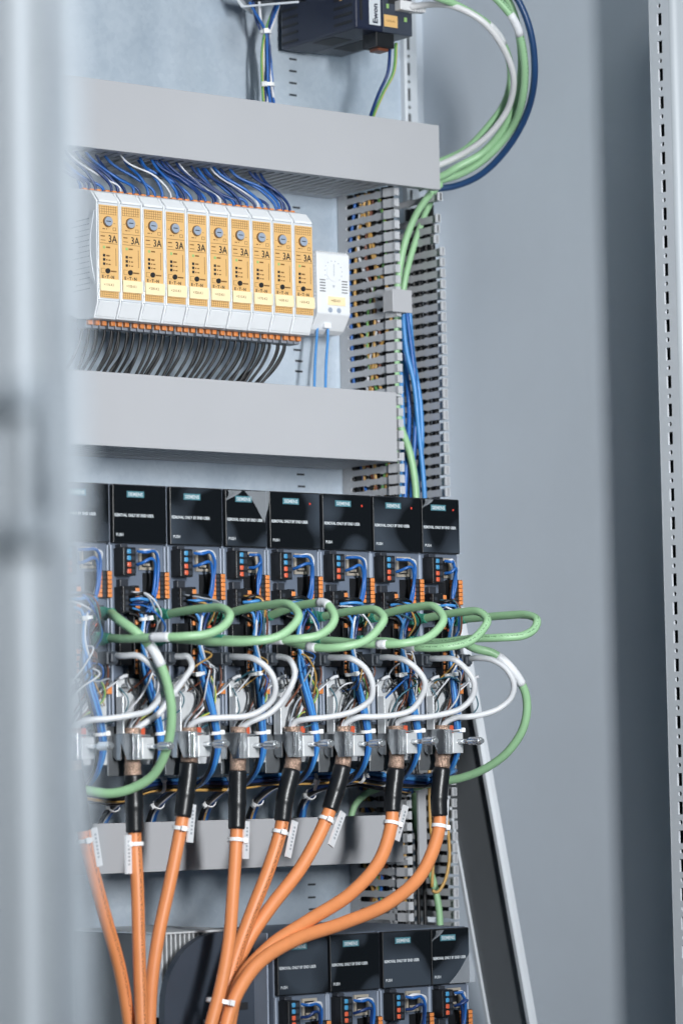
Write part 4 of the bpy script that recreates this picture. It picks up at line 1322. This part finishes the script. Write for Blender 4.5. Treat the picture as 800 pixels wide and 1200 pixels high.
for i in range(8):
    for nm, m, r, pts in thin:
        if nm == 'teal' and i in (3, 5):
            continue
        wire('conductor', path_of(i, pts, 2.2), r, m, 'thin %s conductor fanning out above the clamp of the %s upper servo drive' % (nm, LBL[i]), 'wire', 'thin %s conductors above the clamps' % nm, res=5, seg=7)
    # ferrule and heat-shrink ends
    f = dp(i, (59.0,-9.0,-112.2))
    wire('ferrule', [f, f + Vector((3, -2, 2.2)), f + Vector((6, -4, 3))], 1.5, 'wire_white', 'white wire ferrule by the screws of the %s upper servo drive' % LBL[i], 'ferrule', 'white ferrules', res=3)
    q = dp(i, (23.3,-14.0,-155.3))
    tag(MB().box(q.x - 3, q.x + 3, q.y - 2.5, q.y + 2.5, q.z - 4, q.z + 4).build('end_sleeve', 'lever_red', bevel=1.0), 'small orange-red sleeve above the clamp of the %s upper servo drive' % LBL[i], 'sleeve', 'orange-red sleeves above the clamps')

# short jumpers in the tangle above the shield plates
JC = [('white', 'wire_white'), ('black', 'wire_black'), ('brown', 'wire_brown'), ('blue', 'wire_blue'), ('grey', 'wire_grey'), ('orange-yellow', 'wire_yellow'), ('teal', 'wire_teal')]
for i in range(8):
    for k in range(9):
        nm, m = JC[k % 7]
        a = (rng.uniform(19, 23), -10, rng.uniform(-108, -84))
        b = (rng.uniform(4, 50), -6, rng.uniform(-150, -112))
        f = rng.uniform(5, 17)
        q1 = (a[0] + rng.uniform(0, 10), -11 - f, a[2] - rng.uniform(0, 9))
        q2 = ((a[0] + b[0]) / 2 + rng.uniform(-6, 8), -10 - f, (a[2] + b[2]) / 2 + rng.uniform(-4, 4))
        wire('jumper', path_of(i, [a, q1, q2, b], 0.5), rng.uniform(0.6, 0.9), m, 'short thin %s jumper wire above the shield plate of the %s upper servo drive' % (nm, LBL[i]), 'wire', 'thin %s jumpers' % nm, res=6, seg=6)
    for k in range(4):
        nm, m = JC[(k * 3 + i) % 7]
        a = (rng.uniform(8, 16), -13, rng.uniform(-56, -41))
        b = (rng.uniform(34, 42), -8, rng.uniform(-88, -60))
        pts = [a, (a[0] + 8, -21 - 2 * k, a[2] - 3), (b[0] - 3, -19 - 2 * k, b[2] + 12), b]
        wire('jumper', path_of(i, pts, 0.8), 0.8, m, 'thin %s jumper wire beside the upper plugs of the %s upper servo drive' % (nm, LBL[i]), 'wire', 'thin %s jumpers' % nm, res=6, seg=6)

# shield clamps
def make_clamp():
    t = thing('shield_clamp', (0, 0, 0), '', 'clamp')
    hook = [(1, -157), (-4, -155.5), (-27, -155.5), (-27, -177), (-18, -177), (-10, -163), (-9, -177), (-3, -177), (1, -174)]
    MB().prism(hook, 'x', 6.2, 7.8).build('side_jaw', 'steel_dark', t, bevel=0.3)
    sh = [(7.8, -27.2), (9.6, -29.2), (12.6, -29.8), (13.2, -28.6), (10.6, -27.8), (9.0, -26.4), (7.8, -25)]
    MB().prism(sh, 'z', -177, -156).build('front_shell', 'steel', t, bevel=0.2)
    MB().box(12.8, 24.4, -30.5, -28.7, -176.5, -159).box(23.0, 24.4, -28.7, -2, -176.5, -159).build('pressure_block', 'zinc_sheet', t, bevel=0.5)
    MB().box(8, 23, -28, -25.5, -158.4, -156.8).build('top_lip', 'steel', t, bevel=0.4)
    b = MB().cyl((19, -166.5), 'y', 2.0, -30.5, -49, 14).build('screw_shank', 'steel', t)
    k = MB().cyl((19, -166.5), 'y', 3.5, -46, -60, 24, knurl=0.1).cyl((19, -166.5), 'y', 3.0, -60, -62.5, 16, r2=2.2)
    k.build('thumb_screw', 'steel', t)
    MB().box(22, 27.5, -8, -6.5, -180, -160).build('guide_plate', 'zinc_sheet', t, bevel=0.4)
    return t


cl0 = make_clamp()
for i in range(8):
    t = cl0 if i == 0 else copy_tree(cl0)
    t.location = ((DX[i] + CDX[i]) * MM, Y0 * MM, rng.uniform(-1, 1) * MM)
    t.rotation_euler.z = rng.uniform(-0.03, 0.03)
    t['label'] = 'shiny steel shield clamp with thumb screw under the %s upper servo drive' % LBL[i]
    t['group'] = 'shield clamps'

# ------------------------------------------------------------------ orange motor cables
OC = [[(-198.7,-208.0,-206.4), (-194.9,-208.0,-226.8), (-189.6,-208.0,-250.6), (-174.3,-206.0,-298.5), (-158.2,-203.0,-343.3), (-147.1,-200.0,-391.5), (-142.2,-198.0,-429.3)],
      [(-145.3,-208.0,-207.5), (-145.0,-208.0,-238.3), (-144.6,-210.0,-279.2), (-145.2,-212.0,-333.5), (-145.1,-214.0,-391.0), (-145.0,-214.0,-428.1)],
      [(-94.8,-208.0,-208.5), (-99.7,-207.0,-236.0), (-109.2,-205.0,-277.1), (-119.5,-203.0,-317.9), (-125.5,-201.0,-355.3), (-127.3,-199.0,-392.8), (-128.1,-198.0,-430.2)],
      [(-42.2,-208.0,-209.5), (-44.5,-209.0,-241.0), (-54.0,-216.0,-285.8), (-65.0,-224.0,-326.7), (-78.7,-230.0,-363.6), (-92.4,-234.0,-393.3), (-106.3,-236.0,-429.5)],
      [(7.2,-208.0,-210.5), (2.9,-207.0,-236.6), (-9.5,-206.0,-268.7), (-27.3,-204.0,-305.9), (-43.7,-204.0,-340.1), (-56.2,-206.0,-369.2), (-65.1,-208.0,-396.2), (-74.1,-210.0,-433.3)],
      [(58.6,-208.0,-211.5), (46.9,-207.0,-236.3), (24.2,-205.0,-269.8), (-5.2,-203.0,-299.8), (-29.0,-201.0,-328.3), (-45.5,-200.0,-359.6), (-54.1,-200.0,-397.3), (-60.0,-200.0,-434.9)],
      [(122.4,-208.0,-212.8), (119.1,-209.0,-236.6), (101.2,-214.0,-266.4), (66.1,-218.0,-292.4), (19.9,-221.0,-312.4), (-22.0,-222.0,-332.2), (-52.1,-222.0,-358.4), (-65.0,-222.0,-395.6), (-70.9,-222.0,-432.9)],
      [(173.6,-208.0,-213.8), (172.0,-209.0,-240.9), (146.1,-216.0,-278.0), (104.9,-221.0,-301.7), (50.9,-225.0,-316.5), (-0.9,-228.0,-327.5), (-40.5,-230.0,-345.0), (-64.9,-232.0,-369.7), (-76.4,-233.0,-394.3), (-86.4,-234.0,-431.1)]]
TAGS = [(0.1, (1, -0.35, 0), (8, -3, -6), (0.16, 0, -1)), (0.1, (-1, -0.3, 0), (-9, -3, -8), (0.0, 0, -1)), (0.1, (1, -0.3, 0), (8.5, -3, 4), (-0.12, 0, -1)), (0.1, (1, -0.6, 0), (8.5, -2, 0), (-0.05, 0, -1)),
        (0.1, (1, -0.6, 0), (8.5, -4, -6), (-0.28, 0, -1)), (0.1, (1, -0.6, 0), (7.5, -5, -8), (-0.5, 0, -1)), (0.1, (1, -0.6, 0), (9, -2, 0), (-0.3, 0.1, -1)), (0.1, (1, -0.6, 0), (8.5, 2, 8), (-0.1, 0, -1))]
for i in range(8):
    top = dp(i, (15.5, -13, -151.5))
    nxt = dp(i, (15.5, -13, -180))
    pts = [Vector(p) for p in OC[i]]
    # keep the clamp end exactly under its clamp
    mid = [nxt] + pts
    path = spline([top] + mid, 12)
    rad = [5.9] * len(path)
    o = link('motor_cable', tube_mesh('motor_cable', path, 5.3 if i < 4 else 5.7, 'cable_orange_print' if i in (0, 1, 4) else 'cable_orange', 18, True))
    tag(o, 'thick orange motor cable rising to the %s clamp from the left' % ORD[i], 'cable', 'orange motor cables')
    # shrink sleeve and bare braid
    zs = [(-181 - rng.uniform(0, 4)), (-183 - rng.uniform(2, 8))]
    z_end = [-233, -236, -226, -236, -231, -223, -226, -231][i]
    z_sh = [-184, -189, -179, -185, -187, -184, -186, -186][i]
    sp_ = [p for p in path if z_end <= p.z <= z_sh]
    dense = spline(sp_, 2)
    n = len(dense)
    rads = [7.6 + 0.35 * math.exp(-((k / n - 0.55) / 0.05) ** 2) - 0.5 * (k / n) - (0.5 if k in (0, n - 1) else 0) for k in range(n)]
    link('shrink_sleeve', tube_mesh('shrink_sleeve', dense, 7.5, 'shrink_black', 18, radii=rads), o)
    br = [p for p in path if z_sh - 3 <= p.z <= -149]
    link('shield_braid', tube_mesh('shield_braid', br, 6.5, 'copper_braid', 18, radii=[6.6 + rng.uniform(-0.3, 0.5) for _ in br]), o)
    fray = MB()
    # tag
    below = [k for k, p in enumerate(path) if p.z < z_end - 7]
    c = path[below[0]]
    ax_ = (path[below[0] + 1] - path[below[0] - 1]).normalized()
    tr_ = cable_tie(c, ax_, 6.1, 'white cable tie with long marker tag on the %s orange cable from the left' % ORD[i], 'marker tags on the orange cables', head_dir=TAGS[i][1] if i in (1, 3, 6, 7) else (-0.3, -1, 0), w=3.0)
    off = TAGS[i][2]
    dirv = Vector(TAGS[i][3]).normalized()
    pc = c + Vector(off)
    side = dirv.cross(Vector((0.35, -0.9, 0))).normalized()
    nrm = side.cross(dirv)
    V8 = [pc + dirv * (a * 15.5) + side * (b * 3.9) + nrm * (d * 0.9) for a in (-1, 1) for b in (-1, 1) for d in (-1, 1)]
    me = bpy.data.meshes.new('marker_tag')
    me.from_pydata([tuple(x * MM for x in p) for p in V8], [], [(0, 1, 3, 2), (4, 6, 7, 5), (0, 4, 5, 1), (2, 3, 7, 6), (0, 2, 6, 4), (1, 5, 7, 3)])
    bm = bmesh.new(); bm.from_mesh(me); bmesh.ops.recalc_face_normals(bm, faces=bm.faces); bm.to_mesh(me); bm.free()
    me.materials.append(MATS['tag_white'])
    mt = link('marker_tag', me, tr_)
    # rows of small printing on the tag
    for q in range(7):
        cq = pc - dirv * 10 + dirv * (q * 3.0)
        W8 = [cq + dirv * (a * rng.uniform(0.6, 1.1)) + side * (b * 1.3) + nrm * (d * 1.0) for a in (-1, 1) for b in (-1, 1) for d in (-1, 1)]
        m2 = bpy.data.meshes.new('tag_print')
        m2.from_pydata([tuple(x * MM for x in p) for p in W8], [], [(0, 1, 3, 2), (4, 6, 7, 5), (0, 4, 5, 1), (2, 3, 7, 6), (0, 2, 6, 4), (1, 5, 7, 3)])
        m2.materials.append(MATS['print_grey'])
        link('tag_print', m2, mt)
cable_tie((-75.1,-226.0,-374.2), (-0.25, 0.0, -1), 11.5, 'white cable tie around the gathered orange cables at the bottom', None, head_dir=(0.1, -1, 0.1), w=3.4)

# ------------------------------------------------------------------ wire harness behind the orange cables
hp = [(-178.3,-150.0,-199.6), (-149.2,-150.0,-205.0), (-119.8,-150.0,-207.0), (-91.1,-152.0,-199.1), (-53.5,-154.0,-198.3), (-9.4,-154.0,-197.7), (35.7,-154.0,-194.8), (81.6,-154.0,-194.1), (119.0,-154.0,-192.5), (156.9,-154.0,-196.8), (208.5,-150.0,-199.8), (259.3,-125.0,-192.0)]
hcol = [('blue', 'wire_blue'), ('blue', 'wire_brightblue'), ('blue', 'wire_brightblue'), ('dark blue', 'wire_darkblue'), ('black', 'wire_black'), ('orange-yellow', 'wire_yellow'), ('black', 'wire_black'), ('blue', 'wire_blue'), ('dark blue', 'wire_darkblue')]
for k, (nm, m) in enumerate(hcol):
    a = 2 * math.pi * k / 8
    rr = 4.4 if k < 8 else 0.0
    pts = []
    for j, p in enumerate(hp):
        b = a + 0.12 * j
        pts.append(Vector(p) + Vector((0, math.cos(b) * rr, math.sin(b) * rr)) + Vector((0, rng.uniform(-.8, .8), rng.uniform(-1, 1))))
    wire('harness_wire', pts, 1.4 if 'yellow' in m else 1.9, m, '%s wire of the harness strung behind the black cable sleeves' % nm, 'wire', nm + ' wires of the long harness', res=6)
drops = [[(-85.3,-140.0,-197.7), (-94.0,-135.0,-201.7), (-95.9,-115.0,-211.5), (-87.8,-85.0,-221.5), (-84.8,-70.0,-233.1)],
         [(-34.4,-142.0,-198.6), (-49.1,-138.0,-199.7), (-52.8,-118.0,-209.5), (-42.5,-88.0,-221.1), (-34.7,-70.0,-234.4)],
         [(26.5,-142.0,-198.2), (4.1,-138.0,-199.9), (0.5,-118.0,-209.1), (12.1,-88.0,-220.9), (20.2,-70.0,-235.7)],
         [(67.6,-142.0,-197.4), (53.1,-138.0,-200.0), (51.4,-118.0,-208.6), (62.4,-88.0,-222.0), (70.8,-70.0,-237.0)],
         [(137.9,-142.0,-197.1), (122.0,-138.0,-199.8), (111.1,-118.0,-205.3), (118.8,-88.0,-217.2), (127.3,-70.0,-238.4)],
         [(197.0,-140.0,-208.6), (164.8,-138.0,-203.5), (151.3,-125.0,-200.1), (143.0,-105.0,-205.1), (151.5,-80.0,-223.9), (155.1,-70.0,-239.1)]]
for k, dpz in enumerate(drops):
    for q, (nm, m) in enumerate((('blue', 'wire_blue'), ('bright blue', 'wire_brightblue'), ('dark blue', 'wire_darkblue'), ('black', 'wire_black'), ('white', 'wire_white'), ('orange-yellow', 'wire_yellow'))):
        if q == 5 and k in (0, 1, 4):
            continue
        a = q * 2 * math.pi / 5
        rr = 2.9 if q < 5 else 0.0
        pts = [Vector(p) + Vector((rr * math.cos(a), -0.7 * rr * math.sin(a), 0.7 * rr * math.sin(a))) for p in dpz]
        wire('harness_wire', pts, 2.0 if m != 'wire_white' else 1.2, m, '%s harness wire bending down into the lowest duct at the %s bend' % (nm, ORD[k]), 'wire', nm + ' wires bending into the lowest duct', res=6)
    c, ax_ = frame_at(spline(dpz, 10), 0.62)
    cable_tie(c, ax_, 4.2, 'white cable tie on the %s wire bend above the lowest wiring duct, from the left' % ORD[k], 'ties on the wire bends', head_dir=(-0.5, -1, 0.3), w=3.0)
hpath = spline(hp, 10)
for k, px in enumerate((0.30, 0.37, 0.45, 0.635, 0.755, 0.82)):
    c, ax_ = frame_at(hpath, px)
    cable_tie(c, ax_, 6.0, 'white cable tie around the long harness, %s from the left' % ORD[k], 'ties on the long harness', head_dir=(0, -1, -0.5 if k % 2 else 0.8), w=3.0, tail=7 if k in (3, 4) else 0)
